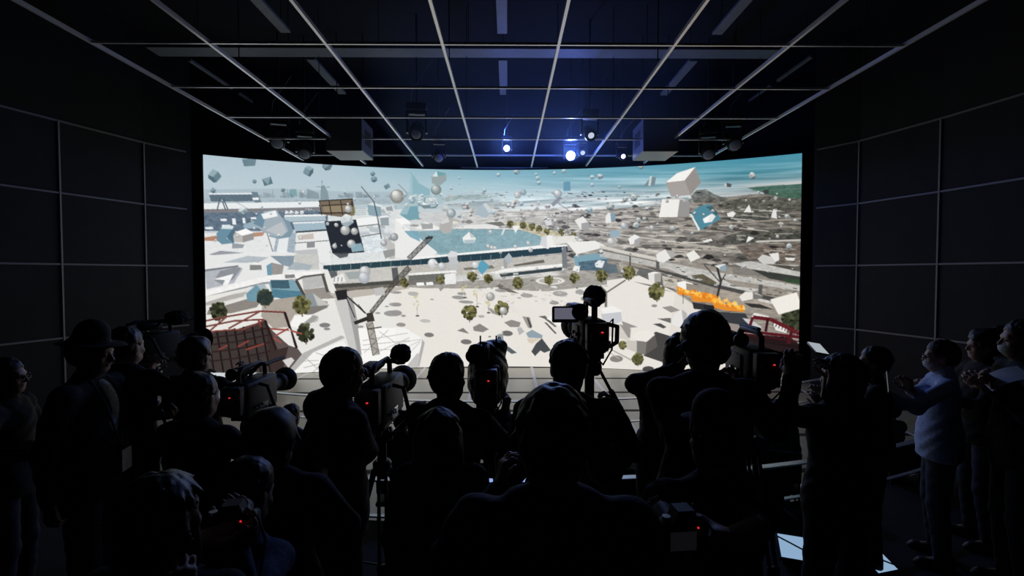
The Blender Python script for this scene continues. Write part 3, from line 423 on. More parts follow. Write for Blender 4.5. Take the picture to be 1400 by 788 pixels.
# ---------------------------------------------------------------- scene helpers
from mathutils import Matrix, Vector
scene = bpy.context.scene
COL = scene.collection
RES = 1.0
def A(*p): return np.array(p, float)
def unit(v): v = np.asarray(v, float); n = np.linalg.norm(v); return v/n if n > 1e-9 else v
def rotz(a): c, s = math.cos(a), math.sin(a); return np.array([[c,-s,0],[s,c,0],[0,0,1.0]])
def rotx(a): c, s = math.cos(a), math.sin(a); return np.array([[1.0,0,0],[0,c,-s],[0,s,c]])
def roty(a): c, s = math.cos(a), math.sin(a); return np.array([[c,0,s],[0,1.0,0],[-s,0,c]])
def frame(d, up=(0,0,1)):
    """columns x, y, z with y along d"""
    y = unit(d); x = np.cross(y, unit(up))
    if np.linalg.norm(x) < 1e-4: x = np.cross(y, A(0,1,0))
    x = unit(x); return np.stack([x, y, np.cross(x, y)], 1)
_mats = {}
def mat(name, col, rough=.6, metal=0.0, vary=.18, scale=30.0, bump=0.0, spec=.5, emit=None, estr=1.0):
    if name in _mats: return _mats[name]
    m = bpy.data.materials.new(name); m.use_nodes = True; nt = m.node_tree; b = nt.nodes['Principled BSDF']
    b.inputs['Roughness'].default_value = rough; b.inputs['Metallic'].default_value = metal; b.inputs['Specular IOR Level'].default_value = spec
    if emit is not None:
        b.inputs['Emission Color'].default_value = (*emit, 1); b.inputs['Emission Strength'].default_value = estr
    tc = nt.nodes.new('ShaderNodeTexCoord'); n = nt.nodes.new('ShaderNodeTexNoise'); n.inputs['Scale'].default_value = scale; n.inputs['Detail'].default_value = 3
    nt.links.new(tc.outputs['Object'], n.inputs['Vector'])
    r = nt.nodes.new('ShaderNodeValToRGB'); r.color_ramp.elements[0].position = .3; r.color_ramp.elements[1].position = .7
    r.color_ramp.elements[0].color = (*[c*(1-vary) for c in col], 1); r.color_ramp.elements[1].color = (*[min(1, c*(1+vary)) for c in col], 1)
    nt.links.new(n.outputs['Fac'], r.inputs['Fac']); nt.links.new(r.outputs['Color'], b.inputs['Base Color'])
    if bump:
        bp = nt.nodes.new('ShaderNodeBump'); bp.inputs['Strength'].default_value = bump; bp.inputs['Distance'].default_value = .01
        nt.links.new(n.outputs['Fac'], bp.inputs['Height']); nt.links.new(bp.outputs['Normal'], b.inputs['Normal'])
    _mats[name] = m; return m
def tag(o, label=None, cat=None, group=None, kind=None):
    if label: o['label'] = label
    if cat: o['category'] = cat
    if group: o['group'] = group
    if kind: o['kind'] = kind
    return o
def empty(name, loc, rz=0.0, label=None, cat=None, group=None, kind=None):
    o = bpy.data.objects.new(name, None); o.empty_display_size = .1; COL.objects.link(o)
    o.location = tuple(float(c) for c in loc); o.rotation_euler = (0, 0, rz)
    return tag(o, label, cat, group, kind)
def chain(o):
    M = np.eye(4); c = o
    while c is not None:
        L = np.eye(4); L[:3,:3] = rotz(c.rotation_euler.z); L[:3,3] = c.location; M = L@M; c = c.parent
    return M
def link_mesh(name, V, Fc, m, parent=None, smooth=False, world=False, base=True):
    """one mesh object; world=True: V is in world space; without a parent its origin goes to the middle of its base"""
    V = np.asarray(V, np.float64).reshape(-1, 3); loc = None
    if parent is not None:
        if world: Mi = np.linalg.inv(chain(parent)); V = V@Mi[:3,:3].T + Mi[:3,3]
    elif base and len(V):
        lo, hi = V.min(0), V.max(0); loc = np.array([(lo[0]+hi[0])/2, (lo[1]+hi[1])/2, lo[2]]); V = V-loc
    me = bpy.data.meshes.new(name)
    if isinstance(Fc, np.ndarray):
        n = len(Fc); me.vertices.add(len(V)); me.vertices.foreach_set('co', V.astype(np.float32).ravel())
        me.loops.add(n*4); me.loops.foreach_set('vertex_index', Fc.astype(np.int32).ravel())
        me.polygons.add(n); me.polygons.foreach_set('loop_start', np.arange(0, n*4, 4, dtype=np.int32)); me.update(calc_edges=True); me.validate()
    else:
        me.from_pydata(V.tolist(), [], Fc)
    if smooth: me.polygons.foreach_set('use_smooth', np.ones(len(me.polygons), bool))
    if m is not None: me.materials.append(m)
    o = bpy.data.objects.new(name, me); COL.objects.link(o)
    if loc is not None: o.location = loc
    if parent is not None: o.parent = parent
    return o
class MB:
    def __init__(s): s.v = []; s.f = []
    def add(s, V, Fc):
        b = len(s.v); s.v += [tuple(map(float, p)) for p in V]; s.f += [tuple(b+i for i in q) for q in Fc]; return s
    def box(s, c, d, R=None, tap=1.0):
        R = np.eye(3) if R is None else R; h = A(*d)/2; V = []
        for z in (-1, 1):
            t = tap if z > 0 else 1.0
            for x, y in ((-1,-1),(1,-1),(1,1),(-1,1)): V.append(R@A(x*h[0]*t, y*h[1]*t, z*h[2]) + A(*c))
        return s.add(V, [(3,2,1,0),(4,5,6,7),(0,1,5,4),(1,2,6,5),(2,3,7,6),(3,0,4,7)])
    def rbox(s, c, d, r=.01, R=None, ax=2):
        """box with rounded edges along one axis and chamfered ends"""
        R = np.eye(3) if R is None else R; P = {0: (1,2,0), 1: (0,2,1), 2: (0,1,2)}[ax]; a, b, L = d[P[0]]/2, d[P[1]]/2, d[P[2]]/2; r = min(r, a*.95, b*.95, L*.95)
        def ring(ins, z):
            out = []
            for cx, cy, t0 in ((a-r, b-r, 0), (-a+r, b-r, PI/2), (-a+r, -b+r, PI), (a-r, -b+r, 1.5*PI)):
                for i in range(4):
                    t = t0+PI/2*i/3; q = [0,0,0]; q[P[0]] = cx+(r-ins)*math.cos(t); q[P[1]] = cy+(r-ins)*math.sin(t); q[P[2]] = z; out.append(R@A(*q)+A(*c))
            return out
        rings = [ring(r*.9, -L), ring(r*.3, -L+r*.3), ring(0, -L+r), ring(0, L-r), ring(r*.3, L-r*.3), ring(r*.9, L)]
        V = sum(rings, []); n = 16; Fc = [tuple(range(n-1,-1,-1)), tuple(5*n+i for i in range(n))]
        for k in range(5):
            for i in range(n): Fc.append((k*n+i, k*n+(i+1)%n, (k+1)*n+(i+1)%n, (k+1)*n+i))
        return s.add(V, Fc)
    def lathe(s, p0, d, prof, n=20):
        """prof: (distance along d, radius)"""
        B = frame(d); V = []; Fc = []
        for t, r in prof:
            for i in range(n): q = 2*PI*i/n; V.append(A(*p0)+B[:,1]*t+B[:,0]*r*math.cos(q)+B[:,2]*r*math.sin(q))
        for k in range(len(prof)-1):
            for i in range(n): Fc.append((k*n+i, (k+1)*n+i, (k+1)*n+(i+1)%n, k*n+(i+1)%n))
        Fc.append(tuple(range(n))); Fc.append(tuple((len(prof)-1)*n+i for i in range(n-1,-1,-1)))
        return s.add(V, Fc)
    def cyl(s, a, b, r0, r1=None, n=14):
        a, b = A(*a), A(*b); L = np.linalg.norm(b-a); return s.lathe(a, b-a, [(0, r0), (L, r0 if r1 is None else r1)], n)
    def tube(s, pts, r, n=8):
        P = [A(*p) for p in pts]; V = []; Fc = []; up = A(0,0,1); m = len(P)
        rr = r if isinstance(r, (list, tuple)) else [r]*m
        for k, p in enumerate(P):
            d = P[min(k+1, m-1)]-P[max(k-1, 0)]; B = frame(d, up); up = B[:,2]
            for i in range(n): q = 2*PI*i/n; V.append(p+B[:,0]*rr[k]*math.cos(q)+B[:,2]*rr[k]*math.sin(q))
        for k in range(m-1):
            for i in range(n): Fc.append((k*n+i, (k+1)*n+i, (k+1)*n+(i+1)%n, k*n+(i+1)%n))
        Fc.append(tuple(range(n))); Fc.append(tuple((m-1)*n+i for i in range(n-1,-1,-1)))
        return s.add(V, Fc)
    def ball(s, c, r, n=16, R=None, bump=0.0, seed=0):
        R = np.eye(3) if R is None else R; r = A(*r) if hasattr(r, '__len__') else A(r, r, r); V = []; Fc = []; k = n//2; rr = random.Random(seed)
        for j in range(k+1):
            t = PI*j/k
            for i in range(n):
                q = 2*PI*i/n; f = 1+(rr.uniform(-bump, bump) if 0 < j < k else 0); V.append(A(*c)+R@(r*f*A(math.sin(t)*math.cos(q), math.sin(t)*math.sin(q), math.cos(t))))
        for j in range(k):
            for i in range(n): Fc.append((j*n+i, (j+1)*n+i, (j+1)*n+(i+1)%n, j*n+(i+1)%n))
        return s.add(V, Fc)
    def prism(s, poly, vec):
        P = [A(*p) for p in poly]; n = len(P); V = P+[p+A(*vec) for p in P]
        return s.add(V, [tuple(range(n-1,-1,-1)), tuple(range(n, 2*n))]+[(i, (i+1)%n, n+(i+1)%n, n+i) for i in range(n)])
    def build(s, name, m, parent=None, smooth=False, world=False, bevel=0.0):
        o = link_mesh(name, s.v, s.f, m, parent, False, world)
        if smooth:
            me = o.data; me.polygons.foreach_set('use_smooth', np.ones(len(me.polygons), bool)); me.set_sharp_from_angle(angle=math.radians(40))
        if bevel:
            b = o.modifiers.new('edge', 'BEVEL'); b.width = bevel; b.segments = 2; b.limit_method = 'ANGLE'
        return o
# ---------------------------------------------------------------- rounded bodies from distance fields
class Field:
    def __init__(s): s.p = []; s.cuts = []; s.wave = 0.0
    def cone(s, a, b, ra, rb=None, k=.02, B=None, sq=1.0, op='add'):
        s.p.append(('c', A(*a), A(*b), ra, ra if rb is None else rb, k, B, sq, op)); return s
    def ell(s, c, r, k=.02, R=None, op='add'):
        s.p.append(('e', A(*c), A(*r), None, None, k, R, 1.0, op)); return s
    def cut(s, p, n): s.cuts.append((A(*p), unit(n))); return s
    def mesh(s, h, lo=None, hi=None):
        h *= RES; L, H = [], []
        for q in s.p:
            if q[8] != 'add': continue
            if q[0] == 'c': m = max(q[3], q[4])*max(1, q[7]); L.append(np.minimum(q[1], q[2])-m); H.append(np.maximum(q[1], q[2])+m)
            else: m = max(q[2]); L.append(q[1]-m); H.append(q[1]+m)
        L, H = np.min(L, 0)-3*h, np.max(H, 0)+3*h
        if lo is not None: L, H = np.maximum(L, lo), np.minimum(H, hi)
        N = np.ceil((H-L)/h).astype(int)+1
        ax = [(L[i]+h*np.arange(N[i])).astype(np.float32) for i in range(3)]
        D = np.full(N, .25, np.float32)
        for q in s.p:
            if q[0] == 'c': m = max(q[3], q[4])*max(1, q[7]); l, u = np.minimum(q[1], q[2])-m, np.maximum(q[1], q[2])+m
            else: m = max(q[2]); l, u = q[1]-m, q[1]+m
            g = q[5]+2*h; i0 = np.clip(np.floor((l-g-L)/h).astype(int), 0, N); i1 = np.clip(np.ceil((u+g-L)/h).astype(int)+1, 0, N)
            if np.any(i1 <= i0): continue
            sl = tuple(slice(a, b) for a, b in zip(i0, i1)); X, Y, Z = np.meshgrid(*[ax[i][sl[i]] for i in range(3)], indexing='ij', sparse=True)
            if q[0] == 'c':
                a, b = q[1], q[2]; B = q[6]; sq = q[7]
                px, py, pz = X-a[0], Y-a[1], Z-a[2]; ba = b-a
                if B is not None:              # flattened across its third frame axis
                    n = B[:,2]; w = (px*n[0]+py*n[1]+pz*n[2])*(1/sq-1); px, py, pz = px+w*n[0], py+w*n[1], pz+w*n[2]
                    wb = (ba@n)*(1/sq-1); ba = ba+wb*n
                t = np.clip((px*ba[0]+py*ba[1]+pz*ba[2])/max(ba@ba, 1e-9), 0, 1)
                d = np.sqrt((px-t*ba[0])**2+(py-t*ba[1])**2+(pz-t*ba[2])**2)-(q[3]+(q[4]-q[3])*t)
                d = d*min(1.0, sq if sq < 1 else 1.0)
            else:
                c, r, R = q[1], q[2], q[6]; px, py, pz = X-c[0], Y-c[1], Z-c[2]
                if R is not None: px, py, pz = px*R[0,0]+py*R[1,0]+pz*R[2,0], px*R[0,1]+py*R[1,1]+pz*R[2,1], px*R[0,2]+py*R[1,2]+pz*R[2,2]
                k0 = np.sqrt((px/r[0])**2+(py/r[1])**2+(pz/r[2])**2); k1 = np.sqrt((px/r[0]**2)**2+(py/r[1]**2)**2+(pz/r[2]**2)**2); d = k0*(k0-1)/np.maximum(k1, 1e-6)
            d = d.astype(np.float32); S = D[sl]; k = q[5]
            if q[8] == 'add': hh = np.maximum(k-np.abs(S-d), 0)/k; D[sl] = np.minimum(S, d)-hh*hh*k*.25
            else: hh = np.maximum(k-np.abs(S+d), 0)/k; D[sl] = np.maximum(S, -d)+hh*hh*k*.25
        X, Y, Z = np.meshgrid(*ax, indexing='ij', sparse=True)
        if s.wave:
            D = D + s.wave*(np.sin(X*31+Z*17+2*np.sin(Y*13))*np.sin(Z*37+Y*19+X*7)+.5*np.sin(Z*71+X*43)*np.sin(Y*61+1)).astype(np.float32)
        for p, n in s.cuts: D = np.maximum(D, ((X-p[0])*n[0]+(Y-p[1])*n[1]+(Z-p[2])*n[2]).astype(np.float32))
        D[0], D[-1], D[:,0], D[:,-1], D[:,:,0], D[:,:,-1] = .1, .1, .1, .1, .1, .1
        return nets(D, L, h)
def nets(D, L, h):
    ins = D < 0; n = np.array(D.shape)-1
    c = np.zeros(n, np.uint8)
    for i in (0,1):
        for j in (0,1):
            for k in (0,1): c += ins[i:n[0]+i, j:n[1]+j, k:n[2]+k]
    act = (c > 0) & (c < 8); I, J, K = np.nonzero(act); m = len(I)
    idx = np.full(n, -1, np.int64); idx[I, J, K] = np.arange(m)
    P = np.zeros((m, 3)); W = np.zeros(m); cor = [(i,j,k) for i in (0,1) for j in (0,1) for k in (0,1)]
    for a in cor:
        for ax_ in range(3):
            if a[ax_]: continue
            b = list(a); b[ax_] = 1; va = D[I+a[0], J+a[1], K+a[2]]; vb = D[I+b[0], J+b[1], K+b[2]]; x = (va < 0) != (vb < 0)
            t = np.where(x, va/np.where(x, va-vb, 1), 0)
            q = np.repeat(np.array(a, float)[None], m, 0); q[:, ax_] += t; P += q*x[:, None]; W += x
    V = (P/W[:, None]+np.stack([I, J, K], 1))*h+L
    Fs = []
    for ax_ in range(3):
        u, v = (ax_+1) % 3, (ax_+2) % 3; sl0 = [slice(None)]*3; sl1 = [slice(None)]*3; sl0[ax_] = slice(0, -1); sl1[ax_] = slice(1, None)
        a, b = ins[tuple(sl0)], ins[tuple(sl1)]; x = a != b; E = np.stack(np.nonzero(x), 1)
        E = E[(E[:, u] > 0) & (E[:, v] > 0) & (E[:, u] < n[u]) & (E[:, v] < n[v])]
        if not len(E): continue
        q = []
        for du, dv in ((-1,-1),(0,-1),(0,0),(-1,0)):
            c_ = E.copy(); c_[:, u] += du; c_[:, v] += dv; q.append(idx[c_[:,0], c_[:,1], c_[:,2]])
        Q = np.stack(q, 1); fl = ~a[E[:,0], E[:,1], E[:,2]]; Q[fl] = Q[fl][:, ::-1]; Fs.append(Q)
    Fc = np.concatenate(Fs); return V, Fc[(Fc >= 0).all(1)]
def join(parts):
    V, Fc, b = [], [], 0
    for v, f in parts: V.append(v); Fc.append(f+b); b += len(v)
    return np.concatenate(V), np.concatenate(Fc)
# ---------------------------------------------------------------- people
SKIN = {'a': (.46,.29,.21), 'b': (.40,.24,.17)}
def skin_mat(): return mat('skin', (.42,.26,.19), .55, vary=.08, scale=40)
def cloth(name, c, rough=.85): return mat('cloth_'+name, c, rough, vary=.25, scale=60, bump=.25, spec=.2)
def hair_mat(c='black'):
    return mat('hair_'+c, {'black': (.012,.010,.010), 'brown': (.035,.022,.015), 'grey': (.12,.12,.12)}[c], .5, vary=.4, scale=220, bump=.15)
def hand_prims(F, w, f, n, side, s, curl=.5, spread=1.0, thumb=.5):
    """w wrist, f finger direction, n palm normal, side unit vector towards the thumb"""
    f, n = unit(f), unit(n); n = unit(n-f*(n@f)); t = unit(side-f*(side@f)-n*(side@n)); w = A(*w)
    kn = []
    for i, (o, L) in enumerate(((.030,.088),(.010,.092),(-.010,.088),(-.029,.080))):
        b = w+t*o*.55*s+f*.012*s; e = w+t*o*s*spread+f*L*s; F.cone(b, e, .0125*s, .0115*s, .016*s); kn.append(e)
    for i, L in enumerate((.072,.080,.074,.058)):
        p = kn[i]; d = unit(f+t*(.10-.07*i)*spread); a = 0; ra = (.0092,.0095,.009,.008)[i]*s
        for j, (fr, c) in enumerate(((.46,.75),(.31,1.0),(.23,.7))):
            a += c*curl*(1+.08*i); e = p+(d*math.cos(a)+n*math.sin(a))*L*fr*s; F.cone(p, e, ra, ra*.9, .004*s); p = e; ra *= .9
    b = w+f*.022*s+t*.022*s; d = unit(f*.55+t*.75+n*(.25+.6*thumb)); p = b+d*.045*s; F.cone(b, p, .015*s, .0115*s, .014*s)
    d2 = unit(f*.9+t*(.35-.5*thumb)+n*(.2+.7*thumb)); q = p+d2*.034*s; F.cone(p, q, .0108*s, .0098*s, .006*s); F.cone(q, q+unit(d2+n*.2*thumb)*.026*s, .0098*s, .0082*s, .004*s)
def person(name, loc, H, face, label, group=None, top='black', legs='navy', hair='short', hairc='black', Lh=None, Rh=None, lean=0.0, head=(0,0,0), seated=False,
           wide=1.0, fine=False, bag=False, glasses=False, mask=False, hood=False, hat=None, shirt=None, sleeve=True, collar=False, untucked=True, badge=False, phones=False, curl=.55, seat_z=.46):
    """a standing or seated figure. face: degrees to the right of straight ahead (+Y). Lh/Rh: dict(p=wrist, f=finger dir, n=palm normal, pole=elbow hint) in the body's own frame
    (x to its right, y ahead, z up); p may be world if w=True"""
    root = empty('person', loc, -math.radians(face), label, 'person', group); s = H/1.75; M = np.linalg.inv(chain(root))
    hipz = .92*s; dz = (seat_z+.09*s-hipz) if seated else 0.0
    Rl = rotx(-math.radians(lean)); hc = A(0, 0, .97*s)
    def Up(p): return Rl@(A(*p)*s-hc)+hc+A(0,0,dz)
    nb = A(0,-.012,1.50); Rhd = rotz(-math.radians(head[1]))@rotx(-math.radians(head[0]))@roty(math.radians(head[2]))
    def Hd(p): return Rl@((Rhd@(A(*p)-nb)+nb)*s-hc)+hc+A(0,0,dz)
    RH = Rl@Rhd
    HR = [A(0,0,0)]
    arms = {}
    for sd, T in ((-1, Lh), (1, Rh)):
        S = Up((sd*.178*wide, 0, 1.425)); l1, l2 = .285*s, .255*s
        if T is None: T = dict(p=Up((sd*.235, .03, .90)), f=(0,.15,-1), n=(-sd,.2,0), pole=(sd*.25,-1,0), curl=.35)
        elif T.get('w'): T = dict(T, p=M[:3,:3]@A(*T['p'])+M[:3,3])
        else: T = dict(T, p=A(*T['p'])*s+A(0,0,dz))
        w = A(*T['p']); d = w-S; L = np.linalg.norm(d)
        if L > (l1+l2)*.985: w = S+d*((l1+l2)*.985/L); d = w-S; L = np.linalg.norm(d)
        if L < .12: w = S+unit(d)*.12; d = w-S; L = .12
        pole = unit(T.get('pole', (sd*.8, -.2, -1))); u = unit(d); a = (l1*l1-l2*l2+L*L)/(2*L); h = math.sqrt(max(l1*l1-a*a, 0)); pp = unit(pole-u*(pole@u)); E = S+u*a+pp*h
        f = unit(T.get('f', unit(w-E))); n = T.get('n', (-sd, .3, 0)); side = T.get('side', None)
        side = A(*side) if side is not None else np.cross(n, f)*(1 if sd > 0 else -1)
        arms[sd] = dict(S=S, E=E, W=w, f=f, n=A(*n), side=side, curl=T.get('curl', curl), thumb=T.get('thumb', .6))
    legs_ = {}
    for sd in (-1, 1):
        hp = A(sd*.092*s, 0, hipz+dz)
        if seated: kn, an = A(sd*.12*s, .43*s, seat_z+.04*s), A(sd*.13*s, .40*s, .085*s)
        else: kn, an = A(sd*.105*s, .02*s, .495*s), A(sd*.125*s, -.015*s, .085*s)
        legs_[sd] = (hp, kn, an)
    # ---- the body: one continuous surface, finer at the head and hands
    B = Field(); wd = wide
    B.ell(Up((0,0,.955)), (.160*s*wd,.112*s,.12*s), .05, Rl).ell(Up((0,.005,1.12)), (.135*s*wd,.095*s,.16*s), .06, Rl).ell(Up((0,.0,1.31)), (.158*s*wd,.105*s,.17*s), .06, Rl)
    B.cone(Up((-.15*wd,-.005,1.425)), Up((.15*wd,-.005,1.425)), .052*s, k=.05).cone(Up((0,-.02,1.40)), Hd((0,-.002,1.565)), .060*s, .052*s, .04)
    for sd in (-1, 1):
        a = arms[sd]; B.cone(a['S'], a['E'], .046*s, .038*s, .03).cone(a['E'], a['W'], .040*s, .026*s, .02).cone(a['W']-a['f']*.012, a['W']+a['f']*.02*s, .026*s, .024*s, .02)
        hp, kn, an = legs_[sd]; B.cone(hp, kn, .080*s, .052*s, .04).cone(kn, an, .052*s, .036*s, .03).ell(kn*.72+an*.28+A(0,-.008*s,0), (.046*s,.046*s,.10*s), .03).cone(an+A(0,0,-.03*s), an+A(sd*.015*s,.12*s,-.05*s), .035*s, .026*s, .03)
    def headf(F):
        F.ell(Hd((0,-.004,1.655)), (.074*s,.094*s,.092*s), .03, RH)                       # cranium
        F.ell(Hd((0,.030,1.600)), (.060*s,.062*s,.075*s), .035, RH)                       # face
        F.cone(Hd((-.022,.052,1.553)), Hd((.022,.052,1.553)), .026*s, k=.03)                # jaw and chin
        F.cone(Hd((-.040,.010,1.570)), Hd((-.015,.06,1.552)), .028*s, .022*s, .025).cone(Hd((.040,.010,1.570)), Hd((.015,.06,1.552)), .028*s, .022*s, .025)
        F.cone(Hd((-.032,.078,1.652)), Hd((.032,.078,1.652)), .014*s, k=.02)                # brow
        F.cone(Hd((0,.090,1.640)), Hd((0,.108,1.607)), .009*s, .0125*s, .012)              # nose
        F.cone(Hd((-.012,.096,1.604)), Hd((.012,.096,1.604)), .0085*s, k=.008)
        for sd in (-1, 1):
            F.ell(Hd((sd*.031,.094,1.632)), (.017*s,.014*s,.011*s), .012, RH, 'sub')       # eye sockets
            F.ell(Hd((sd*.031,.080,1.632)), (.0125*s,.0125*s,.0105*s), .003, RH)
            F.ell(Hd((sd*.040,.066,1.600)), (.022*s,.022*s,.018*s), .02, RH)               # cheeks
            F.ell(Hd((sd*.076,-.006,1.622)), (.010*s,.020*s,.032*s), .008, RH)             # ears
        F.cone(Hd((-.016,.092,1.583)), Hd((.016,.092,1.583)), .0068*s, k=.006).cone(Hd((-.014,.090,1.573)), Hd((.014,.090,1.573)), .0075*s, k=.005)
    headf(B)
    for sd in (-1, 1): a = arms[sd]; hand_prims(B, a['W'], a['f'], a['n'], a['side'], s, a['curl'], thumb=a['thumb'])
    hb, hf = (.014, .0075) if not fine else (.012, .0055)
    parts = [B.mesh(hb)]
    def zone(p, r):
        lo, hi = A(*p)-r, A(*p)+r
        return lo, hi
    nk = Hd((0,0,1.56)); lo, hi = zone(Hd((0,.02,1.64)), .17*s); Bh = Field(); headf(Bh); Bh.cone(Up((0,-.02,1.44)), Hd((0,-.002,1.565)), .0605*s, .0525*s, .04); parts.append(Bh.mesh(hf))
    for sd in (-1, 1):
        a = arms[sd]; Fh = Field(); Fh.cone(a['E']*.25+a['W']*.75, a['W'], .0300*s, .0265*s, .02).cone(a['W']-a['f']*.012, a['W']+a['f']*.02*s, .0265*s, .0245*s, .02); hand_prims(Fh, a['W'], a['f'], a['n'], a['side'], s, a['curl'], thumb=a['thumb']); parts.append(Fh.mesh(hf))
    V, Fc = join(parts); link_mesh('body', V, Fc, skin_mat(), root, True)
    for sd in (-1, 1): MB().ball(Hd((sd*.031,.0835,1.632)), (.0115*s,.0105*s,.0075*s), 12, RH).build('eye', mat('eye_dark', (.03,.022,.018), .15, vary=.02), root, True)
    # ---- upper garment
    J = Field(); J.wave = .0035; g = .022*s
    hem = .84 if untucked else .99
    J.ell(Up((0,0,.965)), (.168*s*wd+g,.120*s+g,.14*s), .05, Rl).ell(Up((0,.005,1.12)), (.140*s*wd+g,.103*s+g,.17*s), .06, Rl).ell(Up((0,0,1.31)), (.160*s*wd+g,.108*s+g,.172*s), .06, Rl)
    J.cone(Up((-.145*wd,-.005,1.422)), Up((.145*wd,-.005,1.422)), .062*s, k=.06).cone(Up((-.06,-.012,1.47)), Up((.06,-.012,1.47)), .05*s, k=.05)
    if untucked: J.cone(Up((0,0,1.0)), Up((0,0,.80)), .185*s*wd, .190*s*wd, .05, frame(Rl@A(0,0,1), Rl@A(0,1,0)), .72)
    for sd in (-1, 1):
        a = arms[sd]; e = a['E']*.04+a['W']*.96 if sleeve else a['S']*.35+a['E']*.65
        if sleeve: J.cone(a['S'], a['E'], .062*s, .052*s, .04).cone(a['E'], e, .052*s, .037*s, .03).cone(a['E']*.3+a['W']*.7, e, .041*s, .039*s, .01)
        else: J.cone(a['S'], e, .062*s, .058*s, .04)
    top_n = Rl@A(0,0,1)
    if collar or hood: J.cone(Up((0,-.018,1.47)), Up((0,-.012,1.535)), .066*s, .070*s, .03)
    if hood: J.ell(Up((0,-.10,1.47)), (.125*s,.075*s,.085*s), .05, Rl).cone(Up((-.09,-.04,1.49)), Up((-.06,.06,1.43)), .035*s, .022*s, .04).cone(Up((.09,-.04,1.49)), Up((.06,.06,1.43)), .035*s, .022*s, .04)
    elif not collar: J.cone(Up((0,-.018,1.46)), Up((0,-.016,1.492)), .064*s, .062*s, .03)
    J.cut(Up((0,0,hem)), -(Rl@A(0,0,1)) if not seated else A(0,0,-1))
    V, Fc = J.mesh(.012 if not fine else .009); tops = link_mesh('jacket' if top not in ('blueshirt','tee') else 'shirt', V, Fc, cloth(*TOPS[top]), root, True)
    if shirt:
        Sx = Field(); Sx.wave = .002; Sx.ell(Up((0,.020,1.31)), (.095*s,.118*s,.185*s), .06, Rl).ell(Up((0,.020,1.10)), (.095*s,.115*s,.20*s), .05, Rl).cone(Up((0,.045,1.0)), Up((0,.045,.88)), .105*s, .108*s, .03, frame(Rl@A(0,0,1), Rl@A(0,1,0)), .85).cut(Up((0,0,.87)), (0,0,-1))
        V, Fc = Sx.mesh(.011); o = link_mesh('t_shirt', V, Fc, cloth('white', (.62,.64,.66)), root, True); o['label'] = 'white t-shirt showing at the open jacket front'
    if badge:
        mb = MB(); mb.tube([Up((-.07,.05,1.49)), Up((-.085,.135,1.34)), Up((-.02,.168,1.12)), Up((.0,.172,1.08)), Up((.05,.168,1.14)), Up((.085,.135,1.34)), Up((.07,.05,1.49))], .006, 6); mb.build('lanyard', cloth('lanyard', (.05,.10,.12)), root, True)
        MB().rbox(Up((.005,.182,1.02)), (.095*s,.006,.125*s), .008, Rl, 1).build('badge', mat('badge_card', (.75,.78,.82), .4), root)
    # ---- trousers, belt, shoes
    T = Field(); T.wave = .003; T.ell(A(0,0,.955*s+dz), (.166*s*wd,.122*s,.125*s), .04)
    for sd in (-1, 1):
        hp, kn, an = legs_[sd]; T.cone(hp, kn, .098*s, .072*s, .04).cone(kn, an+A(0,0,.0), .072*s, .060*s, .03)
        if not seated: T.ell(hp+A(0,-.03*s,.0), (.09*s,.10*s,.11*s), .05)
    T.cut(A(0,0,.055*s), (0,0,-1)); T.cut(A(0,0,1.02*s+dz), (0,0,1))
    V, Fc = T.mesh(.013); link_mesh('trousers', V, Fc, cloth(*TOPS[legs]), root, True)
    for sd in (-1, 1):
        an = legs_[sd][2]; Sh = Field(); Sh.cone(an+A(0,-.03*s,-.045*s), an+A(sd*.018*s,.13*s,-.050*s), .042*s, .036*s, .03, frame((sd*.1,1,0)), .8).cone(an+A(0,0,-.02*s), an+A(0,.01*s,.012*s), .046*s, .042*s, .03).cone(an+A(0,-.045*s,-.072*s), an+A(sd*.02*s,.15*s,-.072*s), .036*s, .036*s, .02, frame((sd*.1,1,0)), .6)
        Sh.cut((0,0,.004), (0,0,-1)); V, Fc = Sh.mesh(.009); link_mesh('shoe', V, Fc, mat('shoe_black', (.02,.02,.022), .5), root, True)
    # ---- hair
    Hf = Field(); Hf.wave = .0012*s; up = 1.0
    Hf.ell(Hd((0,-.012,1.668)), (.086*s,.104*s,.098*s), .02, RH)
    if hair == 'short': Hf.ell(Hd((0,-.045,1.635)), (.078*s,.072*s,.085*s), .03, RH)
    if hair == 'mop': Hf.ell(Hd((0,-.02,1.685)), (.098*s,.112*s,.098*s), .03, RH).ell(Hd((0,-.045,1.625)), (.086*s,.076*s,.09*s), .03, RH); Hf.wave = .006*s
    if hair == 'bob': Hf.ell(Hd((0,-.045,1.60)), (.098*s,.075*s,.115*s), .03, RH).cone(Hd((-.083,-.01,1.65)), Hd((-.09,.0,1.53)), .026*s, k=.03).cone(Hd((.083,-.01,1.65)), Hd((.09,.0,1.53)), .026*s, k=.03)
    if hair == 'long': Hf.ell(Hd((0,-.045,1.60)), (.098*s,.078*s,.13*s), .03, RH).cone(Hd((0,-.06,1.60)), Up((0,-.125,1.30)), .095*s, .080*s, .05, frame(Rl@A(0,0,-1), Rl@A(0,1,0)), .6).cone(Hd((-.083,-.01,1.65)), Up((-.105,-.03,1.42)), .028*s, .03*s, .03).cone(Hd((.083,-.01,1.65)), Up((.105,-.03,1.42)), .028*s, .03*s, .03)
    if hair == 'tail': Hf.ell(Hd((0,-.045,1.635)), (.078*s,.072*s,.085*s), .03, RH).ell(Hd((0,-.125,1.67)), (.03*s,.03*s,.03*s), .02, RH).cone(Hd((0,-.14,1.66)), Up((0,-.15,1.42)), .032*s, .012*s, .02)
    rt = random.Random(int(abs(loc[0]*977+loc[1]*331)*10)); long_ = hair in ('bob','long'); mop = hair == 'mop'
